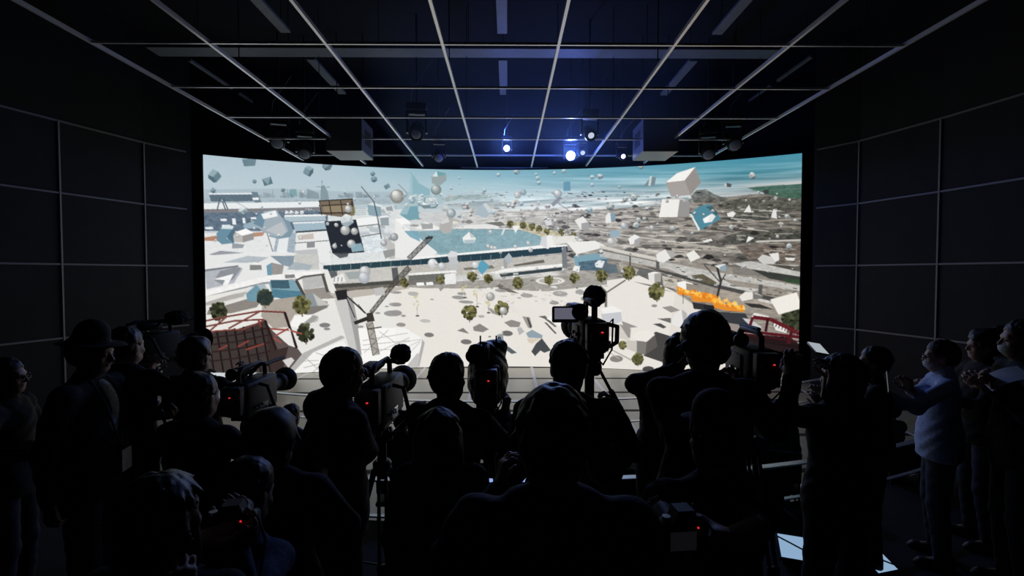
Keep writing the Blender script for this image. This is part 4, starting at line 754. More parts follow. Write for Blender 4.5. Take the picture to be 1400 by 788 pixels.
    for i in range(170 if fine else 80):                      # locks lying away from the crown
        az = rt.uniform(0, 2*PI); el = rt.uniform(-.15, 1.4); u = A(math.cos(az)*math.cos(el), math.sin(az)*math.cos(el), math.sin(el))
        if u[1] > .25 and u[2] < .62: continue
        p0 = A(0,-.014,1.668)+u*A(.086,.104,.098)*.95; tg = unit(A(u[0],u[1]-.25,-.5)+A(rt.uniform(-.4,.4),rt.uniform(-.4,.4),rt.uniform(-.3,.3)))
        tg = unit(tg-u*(tg@u)*.8); L = rt.uniform(.03,.06)*(1.5 if long_ else 1 if mop else .62); p1 = p0+tg*L+u*rt.uniform(-.004, .016 if mop else .003); Hf.cone(Hd(p0), Hd(p1), rt.uniform(.008,.011)*s, .003*s, .010)
    Hf.ell(Hd((0,.088,1.600)), (.082*s,.090*s,.092*s), .015, RH, 'sub')
    for sd in (-1, 1):
        if hair in ('short','mop','tail'): Hf.ell(Hd((sd*.085,.005,1.612)), (.026*s,.030*s,.036*s), .012, RH, 'sub')
    if hair in ('short','mop'): Hf.cut(Hd((0,-.04,1.555)), RH@A(0,-.2,-1))
    V, Fc = Hf.mesh(.008 if not fine else .006); o = link_mesh('hair', V, Fc, hair_mat(hairc), root, True)
    if hat:
        K = Field(); K.cone(Hd((0,-.01,1.685)), Hd((0,-.005,1.745)), .094*s, .084*s, .02, frame(RH@A(0,0,1), RH@A(0,1,0)), 1.0)
        if hat == 'brim': K.cone(Hd((0,-.005,1.690)), Hd((0,-.005,1.698)), .150*s, .148*s, .02); K.p[-1] = ('e', Hd((0,0,1.690)), A(.155*s,.165*s,.010*s), None, None, .02, RH, 1.0, 'add')
        if hat == 'cap': K.ell(Hd((0,.115,1.685)), (.075*s,.075*s,.012*s), .02, RH)
        V, Fc = K.mesh(.008); link_mesh('hat' if hat == 'brim' else 'cap', V, Fc, cloth('hat', (.018,.017,.017)), root, True)
    if mask:
        K = Field(); K.ell(Hd((0,.052,1.583)), (.060*s,.062*s,.052*s), .02, RH).cut(Hd((0,.03,1.6)), RH@A(0,-1,0)); V, Fc = K.mesh(.007); m_ = link_mesh('face_mask', V, Fc, cloth('mask', (.70,.72,.74)), root, True); m_['label'] = 'white face mask'
    if glasses:
        mb = MB()
        for sd in (-1, 1):
            mb.tube([Hd((sd*(.034+.024*math.cos(t)), .108-.006*abs(math.cos(t)), 1.632+.018*math.sin(t))) for t in [2*PI*i/14 for i in range(15)]], .0026, 6); mb.tube([Hd((sd*.058,.103,1.636)), Hd((sd*.078,.06,1.636)), Hd((sd*.080,-.01,1.632)), Hd((sd*.078,-.025,1.61))], .0026, 6)
        mb.tube([Hd((-.011,.110,1.634)), Hd((0,.113,1.637)), Hd((.011,.110,1.634))], .0026, 6); mb.build('glasses', mat('glasses_frame', (.02,.02,.02), .3), root, True)
    if phones:
        mb = MB(); mb.tube([Hd((.102*math.cos(t), -.005, 1.645+.125*math.sin(t))) for t in [PI*i/16 for i in range(17)]], .010, 8)
        for sd in (-1, 1): mb.lathe(Hd((sd*.082,-.003,1.622)), RH@A(sd,0,0), [(0,.03),(.006,.036),(.026,.036),(.032,.026)], 16)
        mb.build('headphones', mat('plastic_black', (.02,.02,.02), .45), root, True)
    if bag:
        mb = MB(); mb.tube([Up((-.12,.02,1.475)), Up((-.02,-.135,1.36)), Up((.10,-.145,1.16)), Up((.20,-.09,1.0))], .013, 6); mb.tube([Up((-.12,.02,1.475)), Up((-.05,.135,1.36)), Up((.10,.135,1.14)), Up((.20,.06,1.0))], .013, 6)
        mb.build('bag_strap', cloth('strap', (.02,.02,.022)), root, True)
        bb = MB(); bb.rbox(Up((.235,-.03,.93)), (.10*s,.26*s,.20*s), .03, Rl, 1); bb.build('shoulder_bag', cloth('bag', (.02,.02,.022)), root, True)
    return root, arms
TOPS = {'black': ('black', (.020,.020,.022)), 'ink': ('ink', (.026,.028,.036)), 'navy': ('navy', (.030,.036,.060)), 'grey': ('grey', (.10,.11,.115)), 'teal': ('teal', (.10,.13,.135)), 'green': ('green', (.035,.065,.050)),
        'denim': ('denim', (.060,.085,.150)), 'blueshirt': ('blueshirt', (.44,.55,.95)), 'tee': ('tee', (.6,.62,.65)), 'jean': ('jean', (.05,.065,.11)), 'slate': ('slate', (.055,.065,.09))}
# ---------------------------------------------------------------- room
def arc_pts(n, a0=-1.0, a1=1.0, R=SC_R):
    return [(SC_X+R*math.sin(SC_ROT+SC_HALF*(a0+(a1-a0)*i/n)), SC_Y+R*math.cos(SC_ROT+SC_HALF*(a0+(a1-a0)*i/n))) for i in range(n+1)]
def build_screen():
    root = empty('led_screen', (SC_X, SC_Y+SC_R, 0.0), 0, 'huge curved video screen showing a wrecked city plaza with floating white blocks', 'screen')
    P = paint_picture(); h, w = P.shape[:2]
    th = SC_ROT+(-1+2*(np.arange(w)+.5)/w)*SC_HALF; z = SC_Z1-(SC_Z1-SC_Z0)*(np.arange(h)+.5)/h
    X = SC_X+SC_R*np.sin(th); Y = SC_Y+SC_R*np.cos(th)
    V = np.stack([np.repeat(X[None], h, 0), np.repeat(Y[None], h, 0), np.repeat(z[:, None], w, 1)], -1).reshape(-1, 3)
    i = np.arange(h-1)[:, None]*w+np.arange(w-1)[None]; Fc = np.stack([i, i+w, i+w+1, i+1], -1).reshape(-1, 4)
    m = bpy.data.materials.new('led_picture'); m.use_nodes = True; nt = m.node_tree; b = nt.nodes['Principled BSDF']
    b.inputs['Base Color'].default_value = (.01,.01,.01,1); b.inputs['Roughness'].default_value = .5; b.inputs['Emission Strength'].default_value = SCREEN_GAIN
    a = nt.nodes.new('ShaderNodeVertexColor'); a.layer_name = 'picture'; nt.links.new(a.outputs['Color'], b.inputs['Emission Color'])
    o = link_mesh('display', V, Fc, m, root, True, world=True)
    lin = np.where(P <= .04045, P/12.92, ((P+.055)/1.055)**2.4).reshape(-1, 3); ca = o.data.color_attributes.new('picture', 'FLOAT_COLOR', 'POINT')
    ca.data.foreach_set('color', np.concatenate([lin, np.ones((len(lin), 1))], 1).astype(np.float32).ravel())
    n = 48; outer = arc_pts(n, -1.004, 1.004, SC_R+.012); back = arc_pts(n, -1.004, 1.004, SC_R+.30); mb = MB()
    for z0, z1 in ((0.0, SC_Z1+.04),):
        V = [(x, y, z0) for x, y in outer]+[(x, y, z1) for x, y in outer]+[(x, y, z0) for x, y in back]+[(x, y, z1) for x, y in back]; k = n+1; Fc = []
        for j in range(n): Fc += [(j, j+1, k+j+1, k+j), (2*k+j+1, 2*k+j, 3*k+j, 3*k+j+1), (k+j, k+j+1, 3*k+j+1, 3*k+j), (j+1, j, 2*k+j, 2*k+j+1)]
        Fc += [(0, k, 3*k, 2*k), (n, 2*k+n, 3*k+n, k+n)]; mb.add(V, Fc)
    mb.build('cabinet', mat('cabinet_black', (.01,.01,.011), .7), root, world=True)
WALL_L = [(-10.25,1.0),(-10.0,3.2),(-9.68,5.5),(-9.22,8.07),(-8.742,9.68),(-8.268,11.27),(-7.86,12.11),(-7.80,12.24)]
WALL_R = [(9.5,1.0),(9.2,3.2),(8.95,5.5),(8.62,7.6),(8.312,9.393),(7.90,11.00),(7.44,11.77),(7.40,11.85)]
ROWS = [1.43, 2.88, 4.27, 5.665]
def wall_mat():
    return mat('wall_panel', (.019,.0195,.020), .75, vary=.12, scale=3.0, spec=.25)
def build_walls():
    for nm, pts in (('left', WALL_L), ('right', WALL_R)):
        sg = -1 if nm == 'left' else 1
        V, Fc = [], []
        for x, y in pts: V += [(x, y, 0), (x, y, 8.2), (x+sg*.25, y, 8.2), (x+sg*.25, y, 0)]
        for i in range(len(pts)-1):
            b = 4*i
            for q in ((0,1,5,4), (1,2,6,5), (2,3,7,6), (3,0,4,7)): Fc.append(tuple(b+j if j < 4 else b+j for j in q))
        Fc += [(0,3,2,1), tuple(4*(len(pts)-1)+j for j in (0,1,2,3))]
        link_mesh('wall_'+nm, V, Fc, wall_mat(), base=False)['kind'] = 'structure'
        tm = mat('wall_trim', (.17,.17,.17), .5, vary=.05)
        k = 0
        def trim(name, a, b, w, d):
            mb = MB(); a, b = A(*a), A(*b); mb.box((a+b)/2, (w, np.linalg.norm(b-a), w) if 0 else (d, np.linalg.norm(b-a)+.0, w), frame(b-a) if abs((b-a)[2]) < .1 else None); return mb
        seg = [(pts[i], pts[i+1]) for i in range(len(pts)-1)][:-1]
        n_ = 1 if nm == 'left' else 20
        for z in ROWS:
            mb = MB()
            for (x0, y0), (x1, y1) in seg:
                a, b = A(x0-sg*.012, y0, z), A(x1-sg*.012, y1, z); mb.box((a+b)/2, (.03, np.linalg.norm(b-a), .035), frame(b-a))
            mb.build('trim_%d' % n_, tm)['kind'] = 'structure'; n_ += 1
        for i in range(1, 6):
            x, y = pts[i]; mb = MB(); mb.box((x-sg*.014, y, 2.8325), (.034, .036, 5.665), rotz(0)); mb.build('trim_%d' % n_, tm)['kind'] = 'structure'; n_ += 1
    mb = MB(); mb.box((0, 5.0, 8.3), (24, 24, .2)); mb.build('ceiling', mat('ceiling_black', (.005,.005,.006), .95))['kind'] = 'structure'
    # black fascia above the screen and beside it
    n = 40; p = arc_pts(n, -1.06, 1.06, SC_R+.34); V, Fc = [], []
    for x, y in p: V += [(x, y, 0), (x, y, 8.2), (x, y+.1, 8.2), (x, y+.1, 0)]
    for i in range(n):
        b = 4*i
        for q in ((0,1,5,4), (1,2,6,5), (2,3,7,6), (3,0,4,7)): Fc.append(tuple(b+j for j in q))
    link_mesh('wall_screen', V, Fc, mat('fascia_black', (.010,.010,.012), .9), base=False)['kind'] = 'structure'
    # floor with dark joints across and pale inlaid strips along the room
    m = bpy.data.materials.new('stage_floor'); m.use_nodes = True; nt = m.node_tree; b = nt.nodes['Principled BSDF']; b.inputs['Roughness'].default_value = .26; b.inputs['Specular IOR Level'].default_value = .38; b.inputs['Specular Tint'].default_value = (1,.95,.76,1)
    tc = nt.nodes.new('ShaderNodeTexCoord'); sp = nt.nodes.new('ShaderNodeSeparateXYZ'); nt.links.new(tc.outputs['Object'], sp.inputs[0])
    def math_(op, x, y=None):
        n_ = nt.nodes.new('ShaderNodeMath'); n_.operation = op
        for k, q in ((0, x), (1, y)):
            if q is None: continue
            if isinstance(q, (int, float)): n_.inputs[k].default_value = q
            else: nt.links.new(q, n_.inputs[k])
        return n_.outputs[0]
    fy = math_('ABSOLUTE', math_('WRAP', math_('SUBTRACT', sp.outputs[1], FLOOR_Y0), .738)); 
    nt.nodes[-1]
    for n_ in nt.nodes:
        if n_.type == 'MATH' and n_.operation == 'WRAP': n_.inputs[2].default_value = -.738
    joint = math_('LESS_THAN', fy, .075)
    fx = math_('WRAP', math_('SUBTRACT', sp.outputs[0], .69), .762); fx.node.inputs[2].default_value = -.762
    strip = math_('LESS_THAN', math_('ABSOLUTE', fx), .04)
    nz = nt.nodes.new('ShaderNodeTexNoise'); nz.inputs['Scale'].default_value = 2.2; nz.inputs['Detail'].default_value = 4; nt.links.new(tc.outputs['Object'], nz.inputs['Vector'])
    rp = nt.nodes.new('ShaderNodeValToRGB'); rp.color_ramp.elements[0].color = (.52,.49,.33,1); rp.color_ramp.elements[1].color = (.62,.585,.40,1); nt.links.new(nz.outputs['Fac'], rp.inputs['Fac'])
    def mix(f, c0, c1):
        n_ = nt.nodes.new('ShaderNodeMix'); n_.data_type = 'RGBA'; nt.links.new(f, n_.inputs[0])
        for k, c in ((6, c0), (7, c1)):
            if isinstance(c, tuple): n_.inputs[k].default_value = c
            else: nt.links.new(c, n_.inputs[k])
        return n_.outputs[2]
    c = mix(joint, rp.outputs['Color'], (.012,.012,.012,1)); c = mix(strip, c, (.9,.9,.86,1)); nt.links.new(c, b.inputs['Base Color'])
    nt.links.new(math_('ADD', math_('MULTIPLY', joint, .5), .26), b.inputs['Roughness'])
    mb = MB(); mb.box((0, 6.2, -.05), (21, 17, .1)); o = mb.build('floor', m); o['kind'] = 'structure'
    o.data.transform(Matrix.Translation(o.location)); o.location = (0, 0, 0)
    # raised viewing platform, two levels, curved front edge
    def deck(name, y0, R, z0, z1, yb):
        n = 36; pts = [(-9.0+18*i/n) for i in range(n+1)]; fr = [(x, y0+R-math.sqrt(R*R-(x-GX)**2)) for x in pts]; V, Fc = [], []; k = n+1
        for z in (z0, z1): V += [(x, y, z) for x, y in fr]
        for z in (z0, z1): V += [(x, yb, z) for x, y in fr]
        for i in range(n): Fc += [(i+1, i, k+i, k+i+1), (k+i, 3*k+i, 3*k+i+1, k+i+1), (2*k+i, 2*k+i+1, 3*k+i+1, 3*k+i), (i, i+1, 2*k+i+1, 2*k+i)]
        Fc += [(0, 2*k, 3*k, k), (n, k+n, 3*k+n, 2*k+n)]
        link_mesh(name, V, Fc, mat('carpet_dark', (.018,.018,.020), .95, scale=90, bump=.4), base=False)['kind'] = 'structure'
    deck('floor_platform', 4.35, 11.0, 0.0, .45, -1.5); deck('floor_platform_rear', 1.78, 40.0, .45, .60, -1.4)
def curve_y(x, y0, R): return y0+R-math.sqrt(R*R-(x-GX)**2)
def build_rail(label, y0, R, z_top, z_low, z_foot, x0, x1, r_top, r_low, posts):
    root = empty('guard_rail', (GX, y0, z_foot), 0, label, 'railing'); m = mat('rail_white', (.88,.89,.90), .25, metal=.6, vary=.03)
    n = 44; xs = [x0+(x1-x0)*i/n for i in range(n+1)]
    for nm, z, r in (('top_rail', z_top, r_top), ('lower_rail', z_low, r_low)):
        V, Fc = [], []                                        # a flat bar bent along the curve
        for x in xs:
            y = curve_y(x, y0, R)
            for dy, dz in ((-r, -.014), (r, -.014), (r, 0), (-r, 0)): V.append((x, y+dy, z+dz))
        for i in range(n):
            for j in range(4): Fc.append((4*i+j, 4*i+(j+1)%4, 4*i+4+(j+1)%4, 4*i+4+j))
        Fc += [(3,2,1,0), (4*n,4*n+1,4*n+2,4*n+3)]; o = MB().add(V, Fc).build(nm, m, root, world=True)
        md = o.modifiers.new('edge', 'BEVEL'); md.width = .003; md.segments = 2; md.limit_method = 'ANGLE'
    for i in range(posts):
        x = x0+(x1-x0)*(i+.5)/posts; y = curve_y(x, y0, R); mb = MB(); mb.cyl((x, y, z_foot), (x, y, z_top), .016); mb.cyl((x, y, z_foot), (x, y, z_foot+.012), .05); mb.build('post', mat('post_black', (.02,.02,.02), .5), root, True, True)
# ---------------------------------------------------------------- ceiling rig
GS = 1.524
def build_ceiling():
    root = empty('ceiling_grid', (GX, 7.0, 5.70), 0, kind='structure'); m = mat('grid_white', (.88,.88,.88), .28, metal=.45, vary=.03)
    for i in range(-4, 4):
        x = GX+(i+.5)*1.53; ye = SC_Y+math.sqrt((SC_R-.06)**2-(x-SC_X)**2)
        mb = MB(); mb.box((x, (1.5+ye)/2, 5.73), (.038, ye-1.5, .05)); mb.build('beam', m, root, world=True)
    for k in range(8):
        y = 6.55-2*GS+k*GS
        w = 5.38; 
        if y > 12.4: w = min(w, math.sqrt(max((SC_R+.1)**2-(y-SC_Y)**2, .01)))
        mb = MB(); mb.box((GX, y, 5.725), (2*w, .026, .035)); mb.build('crossbar', m, root, world=True)
    for x in (-3.9, -.85, 2.2, 5.26):
        for y in (4.2, 7.25, 10.3): mb = MB(); mb.cyl((x, y, 5.8), (x, y, 8.2), .008, n=6); mb.build('hanger_rod', mat('rod_black', (.02,.02,.02), .5), root, True, True)
    # trays and ducts above the open grid
    tm = mat('tray_grey', (.16,.17,.18), .5, vary=.08, scale=5)
    def tray(x0, x1, y, z, w, lab):
        r = empty('cable_tray', ((x0+x1)/2, y, z), 0, lab, 'cable tray', None); mb = MB(); mb.box(((x0+x1)/2, y, z), (x1-x0, w, .012)); mb.box(((x0+x1)/2, y-w/2, z+.04), (x1-x0, .012, .09)); mb.box(((x0+x1)/2, y+w/2, z+.04), (x1-x0, .012, .09)); mb.build('trough', tm, r, world=True)
        for i in range(7):
            x = x0+(x1-x0)*(i+.5)/7; MB().cyl((x, y, z), (x, y, 8.2), .008, n=6).build('hanger_rod', mat('rod_black', (.02,.02,.02), .5), r, True, True)
    tray(-7.2, 5.6, 10.15, 7.2, .40, 'long grey cable tray running across above the white ceiling grid')
    def batten(x, y0, y1, z, w, lab, grp=None):
        r = empty('light_batten', (x, (y0+y1)/2, z), 0, lab, 'batten', grp); mb = MB(); mb.rbox((x, (y0+y1)/2, z+.03), (w, y1-y0, .06), .01, ax=1); mb.build('housing', tm, r, world=True)
        for y in (y0+.2, y1-.2): MB().cyl((x, y, z+.05), (x, y, 8.2), .008, n=6).build('hanger_rod', mat('rod_black', (.02,.02,.02), .5), r, True, True)
    for x, lab in ((-4.15, 'left one'), (-.10, 'middle one'), (3.95, 'right one')):
        batten(x, 5.6, 9.35, 7.2, .19, 'grey strip housing above the grid before the cross tray, '+lab); batten(x, 10.5, 12.5, 7.2, .19, 'grey strip housing above the grid behind the cross tray, '+lab)
    batten(-6.75, 10.6, 12.2, 7.2, .07, 'thin rail above the grid on the left, first beyond the tray'); batten(-6.75, 12.5, 13.8, 7.2, .06, 'thin rail above the grid far on the left near the screen')
    batten(6.35, 10.3, 11.6, 7.2, .07, 'thin rail above the grid on the right, first beyond the tray'); batten(6.35, 11.9, 13.4, 7.2, .06, 'thin rail above the grid far on the right near the screen')
    # hanging boxes
    bm = mat('box_grey', (.16,.165,.165), .35, metal=.15, vary=.06)
    for x, lab in ((-3.63, 'grey projector box hung from the ceiling grid before the left half of the screen'), (3.42, 'grey projector box hung from the ceiling grid before the right half of the screen')):
        r = empty('projector_box', (x, 11.45, 5.42), 0, lab, 'projector', None); mb = MB(); mb.rbox((x, 11.45, 5.79), (.80, .93, .74), .02, ax=2); mb.build('housing', bm, r, world=True)
        sx = 1 if x < 0 else -1
        MB().lathe((x, 11.91, 5.72), (0,1,-.1), [(0,.07),(.05,.075),(.07,.06)], 18).build('lens', mat('lens_glass', (.02,.02,.03), .1), r, True, True)
        mb = MB()
        for i in range(6): mb.box((x+sx*.402, 11.25+i*.08, 5.8), (.006, .04, .34))
        mb.build('vent', mat('vent_dark', (.03,.03,.03), .6), r, world=True)
        for dx in (-.3, .3): MB().cyl((x+dx, 11.45, 6.15), (x+dx, 11.45, 8.2), .012, n=8).build('hanger_rod', mat('rod_black', (.02,.02,.02), .5), r, True, True)
def moving_head(px, py, d, aim, label, on=0, size=1.0, col=(.75,.85,1.0), lens=1.0):
    """lamp head seen at photo position (px, py), hung on a pipe; aim: world point it looks at"""
    c = at(px, py, d); top = 5.74; r = empty('moving_head_light', (c[0], c[1], c[2]), 0, label, 'stage light', 'moving head lights on the ceiling rig' if 0 else None); s = size
    dk = mat('lamp_black', (.030,.031,.036), .4, vary=.1); f = unit(A(*aim)-c); yaw = math.atan2(-f[0], f[1]); Rz = rotz(yaw); Q = Rz
    head = MB(); head.lathe(c-f*.17*s, f, [(0,.05*s),(.02*s,.085*s),(.12*s,.105*s),(.26*s,.112*s),(.31*s,.118*s),(.33*s,.112*s)], 24); hd = head.build('head', dk, r, True, True)
    gl = mat('lens_on_%d' % on, (.5,.6,.8), .1, emit=col, estr=on, vary=.02) if on else mat('lens_off', (.35,.42,.55), .08, vary=.05)
    MB().ball(c+f*.150*s, (.098*s*lens,.03*s,.098*s*lens), 20, frame(f)).build('lens', gl, hd, True, True)
    yk = MB()
    for sx in (-1, 1): yk.rbox(c+Q@A(sx*.145*s,0,.10*s), (.035*s,.09*s,.30*s), .012, Q)
    yk.rbox(c+Q@A(0,0,.255*s), (.325*s,.11*s,.05*s), .015, Q); yk.build('yoke', dk, r, True, True)
    MB().rbox(c+Q@A(0,0,.335*s), (.30*s,.22*s,.11*s), .02, Q).build('base', dk, r, True, True)
    sc_ = MB(); sc_.tube([c+Q@A(.10*s,.02,.33*s), c+Q@A(.06*s,.15,.55*s), c+Q@A(-.25*s,.35,.95*s)], .006, 6); sc_.build('safety_cable', mat('steel', (.6,.62,.66), .25, 1.0), r, True, True)
    h = c[2]+.39*s; MB().cyl((c[0],c[1],h), (c[0],c[1],max(8.2, h+.1)), .02, n=10).build('drop_pipe', dk, r, True, True)
    return c, f
# ---------------------------------------------------------------- cameras, tripods, phones, chairs
def blk(): return mat('gear_black', (.011,.011,.012), .6, vary=.15)
def tripod(foot_xy, floor, top_z, label, rz=0.0, spread=.42, bar=None):
    x, y = foot_xy; r = empty('tripod', (x, y, floor), rz, label, 'tripod'); h = top_z-floor; m = mat('tripod_black', (.016,.016,.017), .45); ap = h*.80
    MB().lathe((0,0,ap-.08), (0,0,1), [(0,.035),(.02,.055),(.08,.06),(.10,.045)], 16).build('collar', m, r, True)
    MB().cyl((0,0,ap-.1), (0,0,h-.12), .03).build('center_column', m, r, True)
    hd = MB(); hd.rbox((0,0,h-.075), (.10,.13,.09), .02); hd.rbox((0,0,h-.014), (.085,.16,.028), .01); hd.lathe((-.07,0,h-.075), (1,0,0), [(0,.03),(.01,.045),(.13,.045),(.14,.03)], 16); hd.build('fluid_head', m, r, True)
    for i in range(3):
        a = 2*PI*i/3+PI/6; d = A(math.cos(a), math.sin(a), 0); p0 = d*.05+A(0,0,ap-.04); p1 = d*spread+A(0,0,.02); lg = MB(); mid = p0*.45+p1*.55; sd = np.cross(d, A(0,0,1))*.022
        lg.cyl(p0+sd, mid+sd, .011, n=8); lg.cyl(p0-sd, mid-sd, .011, n=8); lg.rbox(mid, (.075,.03,.06), .01, frame(d)); lg.cyl(mid, p1, .014, .012, 8); o = lg.build('leg', m, r, True)
        MB().lathe(p1-A(0,0,.02), (0,0,1), [(0,.02),(.015,.022),(.03,.012)], 10).build('rubber_foot', m, o, True)
    sp = MB()
    for i in range(3): a = 2*PI*i/3+PI/6; sp.cyl((0,0,h*.28), A(math.cos(a),math.sin(a),0)*(.05+(spread-.05)*.64)+A(0,0,h*.28), .007, n=6)
    sp.build('spreader', m, r, True)
    if bar is not None:
        b = A(*bar); b0 = A(.05,-.03,h-.08); pb = MB(); pb.cyl(b0, b0*.15+b*.85, .010, n=8); o = pb.build('pan_bar', m, r, True); MB().lathe(b0*.2+b*.8, b-b0, [(0,.012),(.01,.018),(.11,.017),(.125,.010)], 12).build('grip', m, o, True)
    return r
def video_camera(loc, rz, label, size=1.0, style='eng', lcd=None, fluffy=False, rain=False, bright=False, name='video_camera'):
    """loc: middle of its base plate; lens along +Y of its own frame"""
    r = empty(name, loc, rz, label, 'camera'); k = size; m = blk(); g = mat('gear_grey', (.10,.10,.105), .5); metal = mat('gear_metal', (.55,.56,.60), .3, 1.0)
    w, l, h = (.13*k, .34*k, .19*k) if style == 'eng' else (.11*k, .24*k, .14*k)
    MB().rbox((0,0,.012*k), (w*.8, l*.8, .024*k), .006).build('base_plate', m, r)
    b = MB(); b.rbox((0,0,.024*k+h/2), (w, l, h), .018*k, ax=1); b.rbox((-w*.52,.02*k,.024*k+h*.5), (.012*k, l*.6, h*.6), .004*k); bo = b.build('body', m, r, True)
    kn = MB()
    for i in range(3): kn.cyl((w*.5,(-.10+.035*i)*k,.07*k),(w*.5+.014*k,(-.10+.035*i)*k,.07*k), .007*k, n=10)
    for i in range(5): kn.lathe((-w*.55-.004, (-.09+.04*i)*k, (.07+.03*(i%2))*k), (-1,0,0), [(0,.009*k),(.01*k,.008*k)], 10)
    kn.rbox((0,0,.05*k), (w*1.02,l*.3,.05*k), .004*k)
    kn.build('control_panel', metal if bright else g, bo, True)
    ln = MB(); ln.lathe((0, l/2-.01, .024*k+h*.52), (0,1,0), [(0,.045*k),(.03*k,.05*k),(.05*k,.042*k),(.12*k,.046*k),(.13*k,.054*k),(.17*k,.056*k),(.18*k,.05*k)], 22); lo = ln.build('lens', m, r, True)
    hd = MB(); cy = l/2+.165*k; hd.lathe((0, cy, .024*k+h*.52), (0,1,0), [(0,.055*k),(.01*k,.066*k),(.07*k,.078*k),(.075*k,.072*k),(.02*k,.058*k)], 22); hd.build('lens_hood', m, lo, True)
    MB().ball((0, cy-.004, .024*k+h*.52), (.047*k,.012*k,.047*k), 16).build('front_element', mat('lens_glass', (.02,.02,.03), .1), lo, True)
    zt = .024*k+h
    hn = MB(); hn.tube([(0,-l*.42,zt-.01), (0,-l*.42,zt+.055*k), (0,-l*.30,zt+.075*k), (0,l*.30,zt+.075*k), (0,l*.40,zt+.05*k), (0,l*.42,zt-.01)], .013*k, 10); hn.build('top_handle', m, r, True)
    vf = MB(); vf.rbox((-w*.55, l*.12, zt+.035*k), (.06*k,.16*k,.055*k), .012*k, ax=1); vf.lathe((-w*.55, l*.12-.08*k, zt+.035*k), (0,-1,0), [(0,.024*k),(.03*k,.030*k),(.05*k,.036*k),(.055*k,.028*k)], 14); vf.tube([(-w*.3,l*.2,zt+.03*k),(-w*.1,l*.2,zt+.05*k),(0,l*.2,zt+.075*k)], .008*k, 8); vf.build('viewfinder', m, r, True)
    mc = MB(); my = l*.20; mc.cyl((w*.42, my-.04*k, zt+.075*k), (w*.42, my+.20*k, zt+.075*k), .011*k); mc.rbox((w*.25,my,zt+.07*k), (w*.5,.03*k,.02*k), .005); mo = mc.build('microphone', m, r, True)
    if fluffy: MB().ball((w*.42, my+.08*k, zt+.09*k), (.05*k,.085*k,.05*k), 26, bump=.09, seed=3).build('windshield', mat('fur_black', (.015,.015,.016), .95, bump=.8, scale=200), mo)
    bt = MB(); bt.rbox((0,-l/2-.032*k,.024*k+h*.55), (w*.82,.062*k,h*.82), .010*k); bt.rbox((0,-l/2-.07*k,.024*k+h*.5), (w*.6,.02*k,h*.5), .006*k); bt.build('battery', g, r, True)
    tl = MB(); tl.rbox((w*.1,-l/2-.083*k,.024*k+h*.72), (.009*k,.006*k,.005*k), .002); o = tl.build('tally_light', mat('tally_red', (.4,.02,.02), .4, emit=(1,.05,.05), estr=.9), r); o['label'] = 'small glowing red record light'
    hg = MB(); hg.tube([(w*.55,-.06*k,zt-.02*k),(w*.95,-.07*k,zt-.03*k),(w*1.05,-.02*k,.06*k),(w*.9,.03*k,.035*k),(w*.55,.05*k,.04*k)], .010*k, 8); hg.build('side_handle', m, r, True) if not rain else None
    cb = MB(); cb.tube([(w*.4,-l*.45,zt-.03*k),(w*.6,-l*.62,zt+.01*k),(w*.55,-l*.66,.05*k),(w*.3,-l*.5,-.02*k),(w*.2,-.02*k,.0)], .004*k, 6); cb.build('cable', m, r, True)
    if lcd is not None:
        p = A(*lcd)*k; lc = MB(); lc.rbox(p, (.115*k,.016*k,.07*k), .008*k); lc.tube([p+A(.05*k,0,0), p+A(.09*k,.01*k,.01*k), (0,l*.3,zt+.07*k)], .008*k, 8); o = lc.build('flip_monitor', m, r, True)
        MB().box(p+A(0,-.0085*k,.004*k), (.095*k,.002,.048*k)).build('monitor_screen', mat('monitor_glow', (.02,.02,.03), .3, emit=(.11,.11,.15), estr=1.0), o)
    if rain:
        F = Field(); F.wave = .006; F.ell((0,0,.12*k), (.105*k,.20*k,.14*k), .05).ell((0,.06*k,.16*k), (.09*k,.17*k,.13*k), .05).cone((-.05*k,-.05*k,.26*k), (.06*k,.1*k,.27*k), .045*k, .04*k, .05).cone((0,.1*k,.1*k), (0,.3*k,.1*k), .08*k, .06*k, .04); F.cut((0,0,.015*k), (0,0,-1))
        V, Fc = F.mesh(.011); link_mesh('rain_cover', V, Fc, mat('nylon_black', (.020,.020,.024), .5, bump=.4, scale=25), r, True)
        an = MB()
        for x in (-.035, .045): an.cyl((x*k,-.05*k,.28*k), (x*k,-.05*k,.345*k), .005, n=8)
        an.build('antenna', m, r, True)
    return r
def phone(c, n, up, label, lit=.9, name='phone', tint=(.75,.82,.9), size=(.075,.155)):
    """c world centre, n the way its screen looks, up its long side"""
    r = empty(name, c, 0, label, 'phone'); n = unit(n); u = unit(A(*up)-n*(A(*up)@n)); R = np.stack([np.cross(u, n), u, n], 1)
    MB().rbox((0,0,0), (size[0], size[1], .009), .006, R).build('case', mat('phone_black', (.015,.015,.016), .3), r, True)
    MB().box(R@A(0,0,.0052), (size[0]*.92, size[1]*.93, .001), R).build('screen', mat('phone_glow_%.2f' % lit, (.02,.02,.02), .2, emit=tint, estr=lit), r)
    cm = MB()
    for i in range(2): cm.lathe(R@A(-.018, size[1]*.36-.022*i, -.0045), -R[:,2], [(0,.008),(.002,.007)], 12)
    cm.build('lens', mat('lens_glass', (.02,.02,.03), .1), r, True)
    return r
